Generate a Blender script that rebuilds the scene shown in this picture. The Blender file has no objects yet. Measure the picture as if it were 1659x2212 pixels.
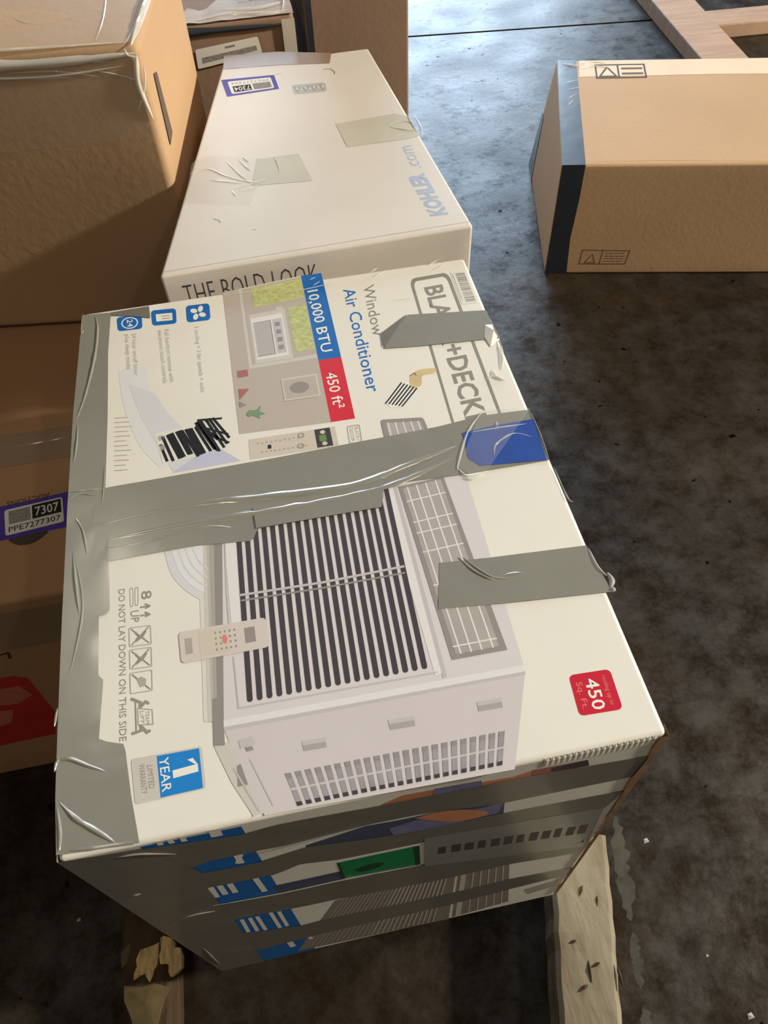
import bpy, bmesh, math, random
from mathutils import Vector, Matrix, noise
random.seed(7)
SC = bpy.context.scene
COL = SC.collection

# ------------------------------------------------------------------ camera, world, exposure
cam_data = bpy.data.cameras.new('camera')
cam_data.sensor_fit = 'VERTICAL'; cam_data.sensor_height = 36.0; cam_data.sensor_width = 27.0
cam_data.lens = 27.6422
cam_data.clip_start = 0.02
cam = bpy.data.objects.new('camera', cam_data); COL.objects.link(cam)
RW = [[0.98048, -0.172928, 0.093565], [-0.194529, -0.784015, 0.589473], [-0.02858, -0.596168, -0.802351]]          # world from camera (x right, y down, z forward)
cam.matrix_world = Matrix(((RW[0][0], -RW[0][1], -RW[0][2], 0.0),
                           (RW[1][0], -RW[1][1], -RW[1][2], -0.167),
                           (RW[2][0], -RW[2][1], -RW[2][2], 1.208),
                           (0, 0, 0, 1)))
SC.camera = cam
SC.view_settings.view_transform = 'Standard'
SC.view_settings.look = 'None'
SC.view_settings.gamma = 1.0
SC.view_settings.use_curve_mapping = False
SC.view_settings.exposure = 0.0

world = bpy.data.worlds.new('sky'); SC.world = world; world.use_nodes = True
bg = world.node_tree.nodes['Background']
bg.inputs[0].default_value = (0.62, 0.80, 1.0, 1); bg.inputs[1].default_value = 17.0


def area(name, loc, target, sx, sy, watts, colour, disk=False):
    d = bpy.data.lights.new(name, 'AREA'); d.energy = watts; d.color = colour
    d.shape = 'ELLIPSE' if disk else 'RECTANGLE'; d.size = sx; d.size_y = sy
    o = bpy.data.objects.new(name, d); COL.objects.link(o); o.location = loc
    o.rotation_euler = (Vector(target) - Vector(loc)).to_track_quat('-Z', 'Y').to_euler()
    return o


FLOOD = Vector((6.2, -0.55, 3.45))
area('flood_light', FLOOD, (0.1, 0.6, 0.6), 0.42, 0.42, 680, (1.0, 0.92, 0.77), True)
for lx, ly, lw in ((-1.5, -2.2, 19), (2.5, -2.2, 19), (-1.5, 3.0, 16), (3.6, 3.0, 16)):
    area('tube_fill_light', (lx, ly, 5.19), (lx, ly, 0), 0.14, 1.4, lw, (1.0, 0.90, 0.74))  # unseen ceiling tubes added for soft fill light, mainly on front faces
po = area('door_portal', (1.5, 8.05, 2.1), (1.5, 0, 2.1), 4.0, 4.2, 1, (1, 1, 1))
po.data.cycles.is_portal = True


# ------------------------------------------------------------------ materials
def lin(c):
    return tuple((v / 255 / 12.92) if v / 255 <= 0.04045 else ((v / 255 + 0.055) / 1.055) ** 2.4 for v in c)


MATS = {}


def mat(name, rgb, rough=0.6, spec=0.5, var=0.0, vscale=8.0, bump=0.0, bscale=60.0, coat=0.0, metal=0.0, rgb2=None, stretch=(1, 1, 1)):
    if name in MATS: return MATS[name]
    m = bpy.data.materials.new(name); m.use_nodes = True
    nt = m.node_tree; b = nt.nodes['Principled BSDF']
    c = lin(rgb); b.inputs['Base Color'].default_value = (*c, 1)
    b.inputs['Roughness'].default_value = rough
    b.inputs['Specular IOR Level'].default_value = spec
    b.inputs['Metallic'].default_value = metal
    if coat: b.inputs['Coat Weight'].default_value = coat; b.inputs['Coat Roughness'].default_value = 0.12
    if var or bump:
        tc = nt.nodes.new('ShaderNodeTexCoord'); mp = nt.nodes.new('ShaderNodeMapping')
        mp.inputs['Scale'].default_value = stretch
        nt.links.new(tc.outputs['Object'], mp.inputs[0])
    if var:
        n = nt.nodes.new('ShaderNodeTexNoise'); n.inputs['Scale'].default_value = vscale; n.inputs['Detail'].default_value = 6
        nt.links.new(mp.outputs[0], n.inputs['Vector'])
        r = nt.nodes.new('ShaderNodeValToRGB'); r.color_ramp.elements[0].position = 0.3; r.color_ramp.elements[1].position = 0.7
        lo = lin(rgb2) if rgb2 else tuple(v * (1 - var) for v in c)
        hi = c if rgb2 else tuple(min(1, v * (1 + var * 0.6)) for v in c)
        r.color_ramp.elements[0].color = (*lo, 1); r.color_ramp.elements[1].color = (*hi, 1)
        nt.links.new(n.outputs['Fac'], r.inputs[0]); nt.links.new(r.outputs[0], b.inputs['Base Color'])
    if bump:
        n2 = nt.nodes.new('ShaderNodeTexNoise'); n2.inputs['Scale'].default_value = bscale; n2.inputs['Detail'].default_value = 4
        nt.links.new(mp.outputs[0], n2.inputs['Vector'])
        bp = nt.nodes.new('ShaderNodeBump'); bp.inputs['Strength'].default_value = bump; bp.inputs['Distance'].default_value = 0.004
        nt.links.new(n2.outputs['Fac'], bp.inputs['Height']); nt.links.new(bp.outputs[0], b.inputs['Normal'])
    MATS[name] = m
    return m


def film_mat(name, tint, opac, rough=0.1, coat=1.0):
    m = bpy.data.materials.new(name); m.use_nodes = True; nt = m.node_tree
    b = nt.nodes['Principled BSDF']; b.inputs['Base Color'].default_value = (*lin(tint), 1)
    b.inputs['Roughness'].default_value = rough; b.inputs['Specular IOR Level'].default_value = 0.6
    b.inputs['Coat Weight'].default_value = coat; b.inputs['Coat Roughness'].default_value = 0.1
    t = nt.nodes.new('ShaderNodeBsdfTransparent'); mx = nt.nodes.new('ShaderNodeMixShader')
    mx.inputs[0].default_value = opac
    nt.links.new(t.outputs[0], mx.inputs[1]); nt.links.new(b.outputs[0], mx.inputs[2])
    nt.links.new(mx.outputs[0], nt.nodes['Material Output'].inputs[0])
    MATS[name] = m
    return m


mat('white_board', (233, 229, 220), 0.5, 0.4, 0.03, 14)
mat('kohler_board', (222, 214, 204), 0.55, 0.35, 0.05, 9)
mat('brown_board', (182, 151, 120), 0.72, 0.25, 0.10, 3.5, 0.15, 90)
mat('brown_board_dull', (178, 138, 102), 0.75, 0.25, 0.14, 3.0, 0.15, 90)
mat('tan_board', (192, 158, 122), 0.70, 0.25, 0.08, 3.0, 0.12, 90)
mat('dark_board', (146, 120, 100), 0.75, 0.2, 0.08, 4.0, 0.12, 90)
mat('raw_edge', (158, 126, 96), 0.85, 0.2, 0.3, 60)
mat('pale_strip', (228, 205, 178), 0.6, 0.3, 0.05, 10)
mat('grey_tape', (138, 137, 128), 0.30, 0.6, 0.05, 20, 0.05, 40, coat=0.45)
mat('grey_tape_shaded', (116, 113, 105), 0.36, 0.5, 0.05, 20, 0.05, 40, coat=0.3)  # darker copy of grey_tape, the front face's shade put into its colour
mat('grey_sheet', (140, 142, 140), 0.3, 0.5, 0.05, 20, coat=0.3)
mat('black_tape_and_shade', (44, 50, 60), 0.38, 0.5, 0.15, 14, 0.08, 50, coat=0.2)  # real tape, also the colour of the painted shade strips
mat('blue_tape', (48, 84, 170), 0.25, 0.6, 0.12, 30, 0.2, 30, coat=0.6)
mat('clear_tape', (200, 194, 178), 0.55, 0.25, 0.05, 20)
mat('wrap_film', (178, 154, 128), 0.6, 0.25, 0.25, 14, 0.2, 14)
mat('brown_tape', (150, 126, 102), 0.5, 0.3, 0.08, 20, coat=0.08)
film_mat('film', (215, 210, 200), 0.14, 0.35, 0.0)
film_mat('film_ridge', (235, 235, 230), 0.5)
film_mat('film_edge', (240, 236, 228), 0.7)
mat('tape_ridge', (146, 145, 136), 0.16, 0.8, coat=1.0)
mat('pk_blue', (10, 104, 186), 0.4); mat('pk_blue_text', (24, 108, 190), 0.4)
mat('pk_blue_bright', (12, 130, 214), 0.4)
mat('pk_red', (214, 34, 52), 0.4); mat('pk_red_dark', (202, 26, 54), 0.4)
mat('pk_grey_text', (140, 136, 124), 0.5); mat('pk_light_text', (176, 171, 160), 0.5)
mat('pk_mid_text', (150, 145, 136), 0.5)
mat('pk_black', (26, 25, 26), 0.45); mat('pk_white', (240, 238, 230), 0.4)
mat('pk_swoosh', (214, 216, 222), 0.45); mat('pk_swoosh2', (196, 198, 222), 0.45); mat('pk_swoosh3', (224, 225, 226), 0.45)
mat('pk_room_wall', (188, 176, 166), 0.45); mat('pk_room_trim', (206, 200, 192), 0.45)
mat('pk_leaf', (194, 198, 132), 0.45, 0.5, 0.25, 220); mat('pk_room_dark', (150, 140, 134), 0.45)
mat('pk_unit', (216, 210, 212), 0.42); mat('pk_unit_light', (228, 224, 224), 0.42)
mat('pk_unit_shade', (196, 189, 192), 0.42); mat('pk_unit_side', (208, 200, 202), 0.42, 0.5, 0.02, 20)
mat('pk_slit', (66, 60, 66), 0.45); mat('pk_louver', (176, 167, 163), 0.42, 0.5, 0.08, 40)
mat('pk_louver_dark', (150, 141, 140), 0.42); mat('pk_vent', (160, 154, 160), 0.42, 0.5, 0.15, 60)
mat('pk_shadow0', (220, 215, 206), 0.45); mat('pk_shadow15', (188, 181, 175), 0.45); mat('pk_shadow1', (206, 200, 192), 0.42); mat('pk_shadow2', (172, 165, 162), 0.42); mat('pk_shadow3', (146, 140, 138), 0.42)
mat('pk_panel', (208, 198, 184), 0.42); mat('pk_display', (60, 58, 56), 0.4); mat('pk_green', (108, 140, 70), 0.4)
mat('pk_remote', (212, 202, 196), 0.42); mat('pk_remote_red', (222, 130, 120), 0.42)
mat('pk_plant', (122, 150, 110), 0.42); mat('pk_orange', (206, 136, 104), 0.42, 0.5, 0.12, 40)
mat('pk_violet', (122, 122, 166), 0.42, 0.5, 0.2, 50); mat('pk_navy', (72, 80, 108), 0.42, 0.5, 0.15, 30)
mat('pk_terra', (170, 106, 96), 0.42); mat('green_label', (0, 132, 76), 0.4, 0.5, 0.15, 60); mat('green_dark', (2, 64, 44), 0.45)
mat('pk_grille', (140, 130, 120), 0.45); mat('pk_grille_light', (206, 196, 180), 0.45)
mat('purple', (74, 54, 160), 0.6, 0.3); mat('sticker_white', (228, 226, 218), 0.6, 0.3); mat('sticker_black', (44, 43, 44), 0.75, 0.15)
mat('sticker_grey', (150, 148, 142), 0.75, 0.15, 0.35, 400)
mat('kohler_blue', (160, 168, 190), 0.45); mat('kohler_text', (66, 64, 68), 0.45)
mat('print_brown', (96, 80, 66), 0.7); mat('print_dark', (70, 56, 48), 0.7)
mat('red_print', (196, 52, 44), 0.6, 0.4, 0.1, 20); mat('red_pale', (204, 120, 98), 0.6, 0.4, 0.15, 30)
mat('torn_tan', (216, 196, 150), 0.8, 0.2, 0.15, 60)
mat('wood_fresh', (178, 146, 122), 0.6, 0.3, 0.18, 6, 0.3, 40, stretch=(1, 9, 1))
mat('wood_grey', (150, 142, 122), 0.85, 0.2, 0.3, 22, 0.4, 60, stretch=(1.6, .5, 1.6), rgb2=(118, 106, 86))
mat('wood_dark', (70, 56, 40), 0.85, 0.2, 0.4, 12, 0.5, 40, stretch=(5, 1, 5))
mat('wood_olive', (92, 80, 54), 0.85, 0.2, 0.4, 30)
mat('wood_splinter', (200, 174, 122), 0.85, 0.2, 0.45, 40, 0.3, 60, stretch=(6, 1, 6))
mat('paint_smear', (66, 64, 54), 0.7, 0.3, 0.5, 40)
mat('marker', (22, 22, 28), 0.35)
mat('steel_grey', (120, 122, 124), 0.5, 0.5, metal=0.4)
mat('wall_paint', (130, 118, 102), 0.85, 0.2, 0.1, 2.0, 0.1, 20)
mat('ceiling_paint', (92, 84, 74), 0.9, 0.2, 0.08, 2.0)
mat('scrap', (176, 168, 156), 0.6)


def emit_mat(name, rgb, s):
    m = bpy.data.materials.new(name); m.use_nodes = True
    b = m.node_tree.nodes['Principled BSDF']
    b.inputs['Emission Color'].default_value = (*rgb, 1); b.inputs['Emission Strength'].default_value = s
    MATS[name] = m


emit_mat('fill_glow', (1.0, 0.9, 0.74), 4.0)  # glow of the added fill tubes


def concrete():
    m = bpy.data.materials.new('concrete'); m.use_nodes = True; nt = m.node_tree; b = nt.nodes['Principled BSDF']
    N = nt.nodes.new; L = nt.links.new
    tc = N('ShaderNodeTexCoord')

    def nz(scale, detail, rough=0.55):
        n = N('ShaderNodeTexNoise'); n.inputs['Scale'].default_value = scale; n.inputs['Detail'].default_value = detail
        n.inputs['Roughness'].default_value = rough; L(tc.outputs['Object'], n.inputs['Vector']); return n
    big = nz(2.3, 8); fine = nz(26, 8, 0.7); spots = nz(34, 2, 0.45)
    r = N('ShaderNodeValToRGB'); e = r.color_ramp.elements
    e[0].position = 0.34; e[0].color = (*lin((26, 20, 13)), 1); e[1].position = 0.68; e[1].color = (*lin((48, 38, 25)), 1)
    L(big.outputs['Fac'], r.inputs[0])
    mx = N('ShaderNodeMixRGB'); mx.blend_type = 'MULTIPLY'; mx.inputs[0].default_value = 0.6
    r2 = N('ShaderNodeValToRGB'); r2.color_ramp.elements[0].position = 0.35; r2.color_ramp.elements[1].position = 0.62
    r2.color_ramp.elements[0].color = (0.55, 0.55, 0.55, 1)
    L(fine.outputs['Fac'], r2.inputs[0]); L(r.outputs[0], mx.inputs[1]); L(r2.outputs[0], mx.inputs[2])
    r3 = N('ShaderNodeValToRGB'); r3.color_ramp.elements[0].position = 0.255; r3.color_ramp.elements[1].position = 0.285
    r3.color_ramp.elements[0].color = (0.12, 0.11, 0.10, 1)
    L(spots.outputs['Fac'], r3.inputs[0])
    m2 = N('ShaderNodeMixRGB'); m2.blend_type = 'MULTIPLY'; m2.inputs[0].default_value = 1
    L(mx.outputs[0], m2.inputs[1]); L(r3.outputs[0], m2.inputs[2]); L(m2.outputs[0], b.inputs['Base Color'])
    rr = N('ShaderNodeMapRange'); rr.inputs[1].default_value = 0.3; rr.inputs[2].default_value = 0.7
    rr.inputs[3].default_value = 0.32; rr.inputs[4].default_value = 0.56
    mid = nz(7.5, 9, 0.68)
    L(mid.outputs['Fac'], rr.inputs[0]); L(rr.outputs[0], b.inputs['Roughness'])
    r4 = N('ShaderNodeMapRange'); r4.inputs[1].default_value = 0.40; r4.inputs[2].default_value = 0.60   # worn sheen comes and goes; pits are dull
    r4.inputs[3].default_value = 0.10; r4.inputs[4].default_value = 0.60
    mo = nz(15, 11, 0.8); L(mo.outputs['Fac'], r4.inputs[0])
    sp = N('ShaderNodeMath'); sp.operation = 'MULTIPLY'; L(r4.outputs[0], sp.inputs[0]); L(r3.outputs[0], sp.inputs[1])
    L(sp.outputs[0], b.inputs['Specular IOR Level'])
    bp = N('ShaderNodeBump'); bp.inputs['Strength'].default_value = 0.25; bp.inputs['Distance'].default_value = 0.004
    L(fine.outputs['Fac'], bp.inputs['Height']); L(bp.outputs[0], b.inputs['Normal'])
    MATS['concrete'] = m


concrete()


# ------------------------------------------------------------------ builders
def link(name, verts, faces, mats, parent=None, fm=None, smooth=False):
    me = bpy.data.meshes.new(name); me.from_pydata([tuple(v) for v in verts], [], faces)
    for m in ([mats] if isinstance(mats, str) else mats): me.materials.append(MATS[m])
    if fm: me.polygons.foreach_set('material_index', fm)
    if smooth: me.polygons.foreach_set('use_smooth', [True] * len(me.polygons))
    me.update()
    o = bpy.data.objects.new(name, me); COL.objects.link(o)
    if parent: o.parent = parent
    return o


def root(name, label, cat, loc=(0, 0, 0), rz=0.0, group=None):
    o = bpy.data.objects.new(name, None); o.empty_display_size = 0.05; COL.objects.link(o)
    o.location = loc; o.rotation_euler = (0, 0, rz); o['label'] = label; o['category'] = cat
    if group: o['group'] = group
    return o


def tag(o, label, cat):
    o['label'] = label; o['category'] = cat; return o


def struct(o):
    o['kind'] = 'structure'; return o


def box_data(x0, x1, y0, y1, z0, z1):
    v = [(x0, y0, z0), (x1, y0, z0), (x1, y1, z0), (x0, y1, z0), (x0, y0, z1), (x1, y0, z1), (x1, y1, z1), (x0, y1, z1)]
    f = [(0, 3, 2, 1), (4, 5, 6, 7), (0, 1, 5, 4), (1, 2, 6, 5), (2, 3, 7, 6), (3, 0, 4, 7)]
    return v, f


def boxes(name, lst, m, parent=None, bevel=0.0):
    V, F = [], []
    for b in lst:
        v, f = box_data(*b); n = len(V); V += v; F += [tuple(i + n for i in q) for q in f]
    o = link(name, V, F, m, parent)
    if bevel: bevel_obj(o, bevel)
    return o


def bevel_obj(o, w, seg=2):
    bm = bmesh.new(); bm.from_mesh(o.data)
    bmesh.ops.bevel(bm, geom=list(bm.edges), offset=w, segments=seg, affect='EDGES', profile=0.5)
    bm.to_mesh(o.data); bm.free()
    o.data.polygons.foreach_set('use_smooth', [False] * len(o.data.polygons)); o.data.update()


def carton_body(name, w, d, h, m, parent, bevel=0.005, bulge=0.0, seed=0, x0=0.0, flat=()):
    """cardboard box with soft edges and gently bulging sides; flat lists sides ('top','front',...) kept plane"""
    bm = bmesh.new()
    bmesh.ops.create_cube(bm, size=1.0)
    for v in bm.verts: v.co = Vector((x0 + (v.co.x + .5) * w, (v.co.y + .5) * d, (v.co.z + .5) * h))
    bmesh.ops.bevel(bm, geom=list(bm.edges), offset=bevel, segments=3, affect='EDGES', profile=0.5)
    if bulge:
        long = [e for e in bm.edges if e.calc_length() > 0.06]
        bmesh.ops.subdivide_edges(bm, edges=long, cuts=11, use_grid_fill=True)
        for v in bm.verts:
            x, y, z = (v.co.x - x0) / w, v.co.y / d, v.co.z / h
            s = lambda t: 4 * t * (1 - t)
            n = noise.noise(Vector((v.co.x * 5 + seed, v.co.y * 5, v.co.z * 5)))
            if y < 0.02 and 'front' not in flat: v.co.y -= bulge * s(x) * s(z) * (0.6 + n)
            if x > 0.98 and 'right' not in flat: v.co.x += bulge * s(y) * s(z) * (0.6 + n)
            if x < 0.02 and 'left' not in flat: v.co.x -= bulge * s(y) * s(z) * (0.6 + n)
            if z > 0.98 and 'top' not in flat: v.co.z += bulge * s(y) * s(x) * (0.3 + n)
    me = bpy.data.meshes.new(name); bm.to_mesh(me); bm.free()
    me.materials.append(MATS[m]); me.polygons.foreach_set('use_smooth', [True] * len(me.polygons)); me.update()
    o = bpy.data.objects.new(name, me); COL.objects.link(o); o.parent = parent
    o.modifiers.new('normals', 'WEIGHTED_NORMAL')
    return o


class Face:
    """a plane on a thing: face coordinates (u, v) in metres, layers lift print and tape off the board"""
    def __init__(s, parent, o, U, V):
        s.p = parent; s.o = Vector(o); s.U = Vector(U); s.V = Vector(V); s.N = s.U.cross(s.V)

    def at(s, uv, h=0.0):
        return s.o + s.U * uv[0] + s.V * uv[1] + s.N * h

    def sheet(s, name, polys, base=1, label=None):
        """polys: (material, points) ; later ones lie above earlier ones"""
        V, F, fm, mats = [], [], [], []
        _sheets[0] += 1
        for i, (m, pts, *lay) in enumerate(polys):
            h = LAYER * (base + (lay[0] if lay else 0)) + i * 2e-6 + (_sheets[0] % 7) * 8e-6
            if m not in mats: mats.append(m)
            if isinstance(pts, tuple):                      # ready mesh: (points, faces)
                P, Fc = pts
            else:
                P, Fc = pts, [tuple(range(len(pts)))]
            n = len(V); loose = len(P) == 4 * len(Fc)      # separate strokes: each a hair above the last, never coplanar
            V += [s.at(p, h + ((j // 4) % 10 * 3e-6 if loose else 0)) for j, p in enumerate(P)]
            for f in Fc: F.append(tuple(i2 + n for i2 in f)); fm.append(mats.index(m))
        o = link(name, V, F, mats, s.p, fm)
        bm = bmesh.new(); bm.from_mesh(o.data)
        flip = [f for f in bm.faces if f.normal.dot(s.N) < 0]
        bmesh.ops.reverse_faces(bm, faces=flip); bm.to_mesh(o.data); bm.free()
        if label: o['label'] = label
        return o

    def tape(s, name, A, B, m, layer=6, n=40, k=8, wav=0.0006, seed=0, label=None):
        """band of tape between two border lines A and B, lightly wrinkled"""
        a, b = resample(A, n), resample(B, n); V, F = [], []
        for i in range(n):
            for j in range(k):
                t = j / (k - 1); p = (a[i][0] * (1 - t) + b[i][0] * t, a[i][1] * (1 - t) + b[i][1] * t)
                w = noise.noise(Vector((p[0] * 45 + seed, p[1] * 45, seed * 1.7))) + 0.6 * noise.noise(Vector((p[0] * 14 + seed, p[1] * 120, seed)))
                V.append(s.at(p, LAYER * layer + max(0, w) * wav * 0.35))
        for i in range(n - 1):
            for j in range(k - 1):
                q = i * k + j; F.append((q, q + 1, q + k + 1, q + k))
        o = link(name, V, F, m, s.p, smooth=True)
        bm = bmesh.new(); bm.from_mesh(o.data)
        avg = sum((f.normal.dot(s.N) for f in bm.faces))
        if avg < 0: bmesh.ops.reverse_faces(bm, faces=list(bm.faces))
        bm.to_mesh(o.data); bm.free()
        if label: o['label'] = label
        return o

    def ridges(s, name, lst, m, layer=7):
        """raised creases, each a part of its own: (points, width, height)"""
        for pts, w, h in lst:
            w *= RW_; h *= RH_; V, F = [], []
            c = smooth(pts, 8); n = len(c)
            for i, p in enumerate(c):
                q0, q1 = c[max(0, i - 1)], c[min(n - 1, i + 1)]
                d = Vector((q1[0] - q0[0], q1[1] - q0[1])); d = d.normalized() if d.length > 0 else Vector((1, 0))
                nn = Vector((-d.y, d.x)); tp = math.sin(math.pi * (0.03 + 0.94 * i / (n - 1))) ** 0.8
                wob = 1 + 0.4 * noise.noise(Vector((p[0] * 90, p[1] * 90, 3)))
                for j in range(7):
                    a = math.pi * j / 6
                    off = -math.cos(a) * w * 0.5 * tp * wob
                    V.append(s.at((p[0] + nn.x * off, p[1] + nn.y * off), LAYER * layer + (math.sin(a) ** 2 * tp - 0.12) * h * wob))
            for i in range(n - 1):
                for j in range(6):
                    q = i * 7 + j; F.append((q, q + 7, q + 8, q + 1))
            link(name, V, F, m, s.p, smooth=True)


RW_, RH_ = 0.75, 0.45
LAYER = 0.00006
_sheets = [0]


def resample(P, n):
    d = [0.0]
    for a, b in zip(P, P[1:]): d.append(d[-1] + math.hypot(b[0] - a[0], b[1] - a[1]))
    out = []
    for i in range(n):
        t = d[-1] * i / (n - 1); k = 0
        while k < len(P) - 2 and d[k + 1] < t: k += 1
        s = (t - d[k]) / max(1e-9, d[k + 1] - d[k])
        out.append((P[k][0] + (P[k + 1][0] - P[k][0]) * s, P[k][1] + (P[k + 1][1] - P[k][1]) * s))
    return out


def smooth(P, k):
    if len(P) < 3: return resample(P, 9)
    out = []
    for i in range(len(P) - 1):
        p0, p1, p2, p3 = P[max(0, i - 1)], P[i], P[i + 1], P[min(len(P) - 1, i + 2)]
        for j in range(k):
            t = j / k
            out.append(tuple(0.5 * (2 * p1[c] + (p2[c] - p0[c]) * t + (2 * p0[c] - 5 * p1[c] + 4 * p2[c] - p3[c]) * t * t
                                    + (3 * p1[c] - p0[c] - 3 * p2[c] + p3[c]) * t ** 3) for c in (0, 1)))
    return out + [P[-1]]


def quad(a, b, c, d):
    """bilinear map of the unit square: a (0,0), b (1,0), c (1,1), d (0,1)"""
    def f(s, t):
        return tuple((a[i] * (1 - s) + b[i] * s) * (1 - t) + (d[i] * (1 - s) + c[i] * s) * t for i in (0, 1))
    return f


def rect(q, s0, s1, t0, t1):
    return [q(s0, t0), q(s1, t0), q(s1, t1), q(s0, t1)]


def rrect(q, rs=0.15, rt=0.15, s0=0, s1=1, t0=0, t1=1, n=5):
    out = []
    for cs, ct, a0 in ((s1 - rs, t0 + rt, -90), (s1 - rs, t1 - rt, 0), (s0 + rs, t1 - rt, 90), (s0 + rs, t0 + rt, 180)):
        for i in range(n + 1):
            a = math.radians(a0 + 90 * i / n); out.append(q(cs + rs * math.cos(a), ct + rt * math.sin(a)))
    return out


def ell(q, cs, ct, rs, rt, n=20):
    return [q(cs + rs * math.cos(2 * math.pi * i / n), ct + rt * math.sin(2 * math.pi * i / n)) for i in range(n)]


def ring(outer, inner):
    n = len(outer)
    return (outer + inner, [(i, (i + 1) % n, n + (i + 1) % n, n + i) for i in range(n)])


def stroke(pts, w, closed=False):
    P = list(pts) + ([pts[0]] if closed else []); V, F = [], []
    for a, b in zip(P, P[1:]):
        d = Vector((b[0] - a[0], b[1] - a[1]))
        if d.length < 1e-7: continue
        d.normalize(); n = Vector((-d.y, d.x)) * w * 0.5; e = d * w * 0.3
        k = len(V)
        V += [(a[0] - e.x + n.x, a[1] - e.y + n.y), (b[0] + e.x + n.x, b[1] + e.y + n.y),
              (b[0] + e.x - n.x, b[1] + e.y - n.y), (a[0] - e.x - n.x, a[1] - e.y - n.y)]
        F.append((k, k + 1, k + 2, k + 3))
    return (V, F)


_cap = {}


def text(body, p0, p1, p2, bold=0.0, space=1.0):
    """lettering fitted so that its line starts at p0, ends at p1 and capitals reach p2 above p0"""
    def mesh(t):
        c = bpy.data.curves.new('lettering', 'FONT'); c.body = t; c.size = 1.0; c.resolution_u = 2; c.offset = bold; c.space_character = space
        o = bpy.data.objects.new('lettering', c); me = bpy.data.meshes.new_from_object(o)
        V = [(v.co.x, v.co.y) for v in me.vertices]; F = [tuple(p.vertices) for p in me.polygons]
        bpy.data.objects.remove(o); bpy.data.curves.remove(c); bpy.data.meshes.remove(me)
        return V, F
    if bold not in _cap: _cap[bold] = max(v[1] for v in mesh('H')[0])
    V, F = mesh(body); x0 = min(v[0] for v in V); x1 = max(v[0] for v in V); cap = _cap[bold]
    out = [tuple(p0[i] + (p1[i] - p0[i]) * (v[0] - x0) / (x1 - x0) + (p2[i] - p0[i]) * v[1] / cap for i in (0, 1)) for v in V]
    return (out, F)


def lines_text(q, rows, w=0.5, seed=1):
    """rows of unreadably small print as short dashes; rows = (t, s0, s1)"""
    r = random.Random(seed); V, F = [], []
    for t, s0, s1, hh in rows:
        s = s0
        while s < s1:
            e = min(s1, s + r.uniform(0.03, 0.10) * w)
            n = len(V); V += [q(s, t), q(e, t), q(e, t + hh), q(s, t + hh)]; F.append((n, n + 1, n + 2, n + 3))
            s = e + 0.018 * w
    return (V, F)


def merge(*ms):
    V, F = [], []
    for m in ms:
        if not isinstance(m, tuple): m = (m, [tuple(range(len(m)))])
        n = len(V); V += m[0]; F += [tuple(i + n for i in f) for f in m[1]]
    return (V, F)


# ------------------------------------------------------------------ the hall
J = 2.668                                            # sawn joint across the slab
fl = link('floor', [(-6, -6, 0), (9, -6, 0), (9, J - .006 - .9, 0), (-6, J - .006 + .8, 0),
                    (9, J - .006 - .9, -.02), (-6, J - .006 + .8, -.02), (9, J + .006 - .9, -.02), (-6, J + .006 + .8, -.02),
                    (9, J + .006 - .9, 0), (-6, J + .006 + .8, 0), (9, 8.2, 0), (-6, 8.2, 0)],
          [(0, 1, 2, 3), (3, 2, 4, 5), (5, 4, 6, 7), (7, 6, 8, 9), (9, 8, 10, 11)], 'concrete')
struct(fl)
FF = Face(fl, (0, 0, 0), (1, 0, 0), (0, 1, 0))
r = random.Random(3)
edgeL, edgeR = [], []
for t0, t1, wd in ((0, .46, .020), (.50, .72, .012), (.78, 1, .016)):
    edgeL, edgeR = [], []
    for i in range(22):
        t = t0 + (t1 - t0) * i / 21; x = .366 - .066 * t; y = .10 - .30 * t; k = math.sin(math.pi * min(1, max(0, i / 21))) ** .5
        edgeL.append((x - (.3 + .5 * r.random()) * wd * k, y)); edgeR.append((x + (.2 + .6 * r.random()) * wd * k, y))
    FF.sheet('paint_smear', [('paint_smear', edgeL + edgeR[::-1])], 2, 'worn grey-green paint smear')
struct(boxes('wall_left', [(-6.2, -6, -6, 8.2, 0, 5.4)], 'wall_paint'))
struct(boxes('wall_right', [(9, 9.2, -6, 8.2, 0, 5.4)], 'wall_paint'))
struct(boxes('wall_front', [(-6.2, 9.2, -6.2, -6, 0, 5.4)], 'wall_paint'))
struct(boxes('wall_back', [(-6.2, -.5, 8.2, 8.4, 0, 5.4), (3.5, 9.2, 8.2, 8.4, 0, 5.4), (-.5, 3.5, 8.2, 8.4, 4.2, 5.4)], 'wall_paint'))
struct(boxes('ceiling', [(-6.2, 9.2, -6.2, 8.4, 5.4, 5.6)], 'ceiling_paint'))
struct(boxes('trim_1', [(-.6, -.5, 8.1, 8.2, 0, 4.3), (3.5, 3.6, 8.1, 8.2, 0, 4.3), (-.5, 3.5, 8.1, 8.2, 4.2, 4.3)], 'steel_grey'))
for i, (lx, ly) in enumerate(((-1.5, -2.2), (2.5, -2.2), (-1.5, 3.0), (3.6, 3.0))):  # fixtures for the added fill tubes
    t = root('fill_lamp', ('long tube lamp added for fill, on the ceiling over the near left of the hall', 'long tube lamp added for fill, on the ceiling over the near right of the hall',
             'long tube lamp added for fill, on the ceiling over the far left of the hall', 'long tube lamp added for fill, on the ceiling over the far right of the hall')[i], 'lamp', (lx, ly, 5.4), 0, 'added fill lamps')
    boxes('housing', [(-.1, .1, -.75, .75, -.12, 0)], 'steel_grey', t, .01)
    boxes('diffuser', [(-.08, .08, -.72, .72, -.16, -.12)], 'fill_glow', t)
t = root('flood_lamp', 'floodlight on the right of the hall, tilted down at the cartons', 'lamp', (FLOOD.x, FLOOD.y, FLOOD.z))
dirv = (Vector((0.1, 0.6, 0.6)) - FLOOD); t.rotation_euler = dirv.to_track_quat('-Z', 'Y').to_euler()
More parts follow.
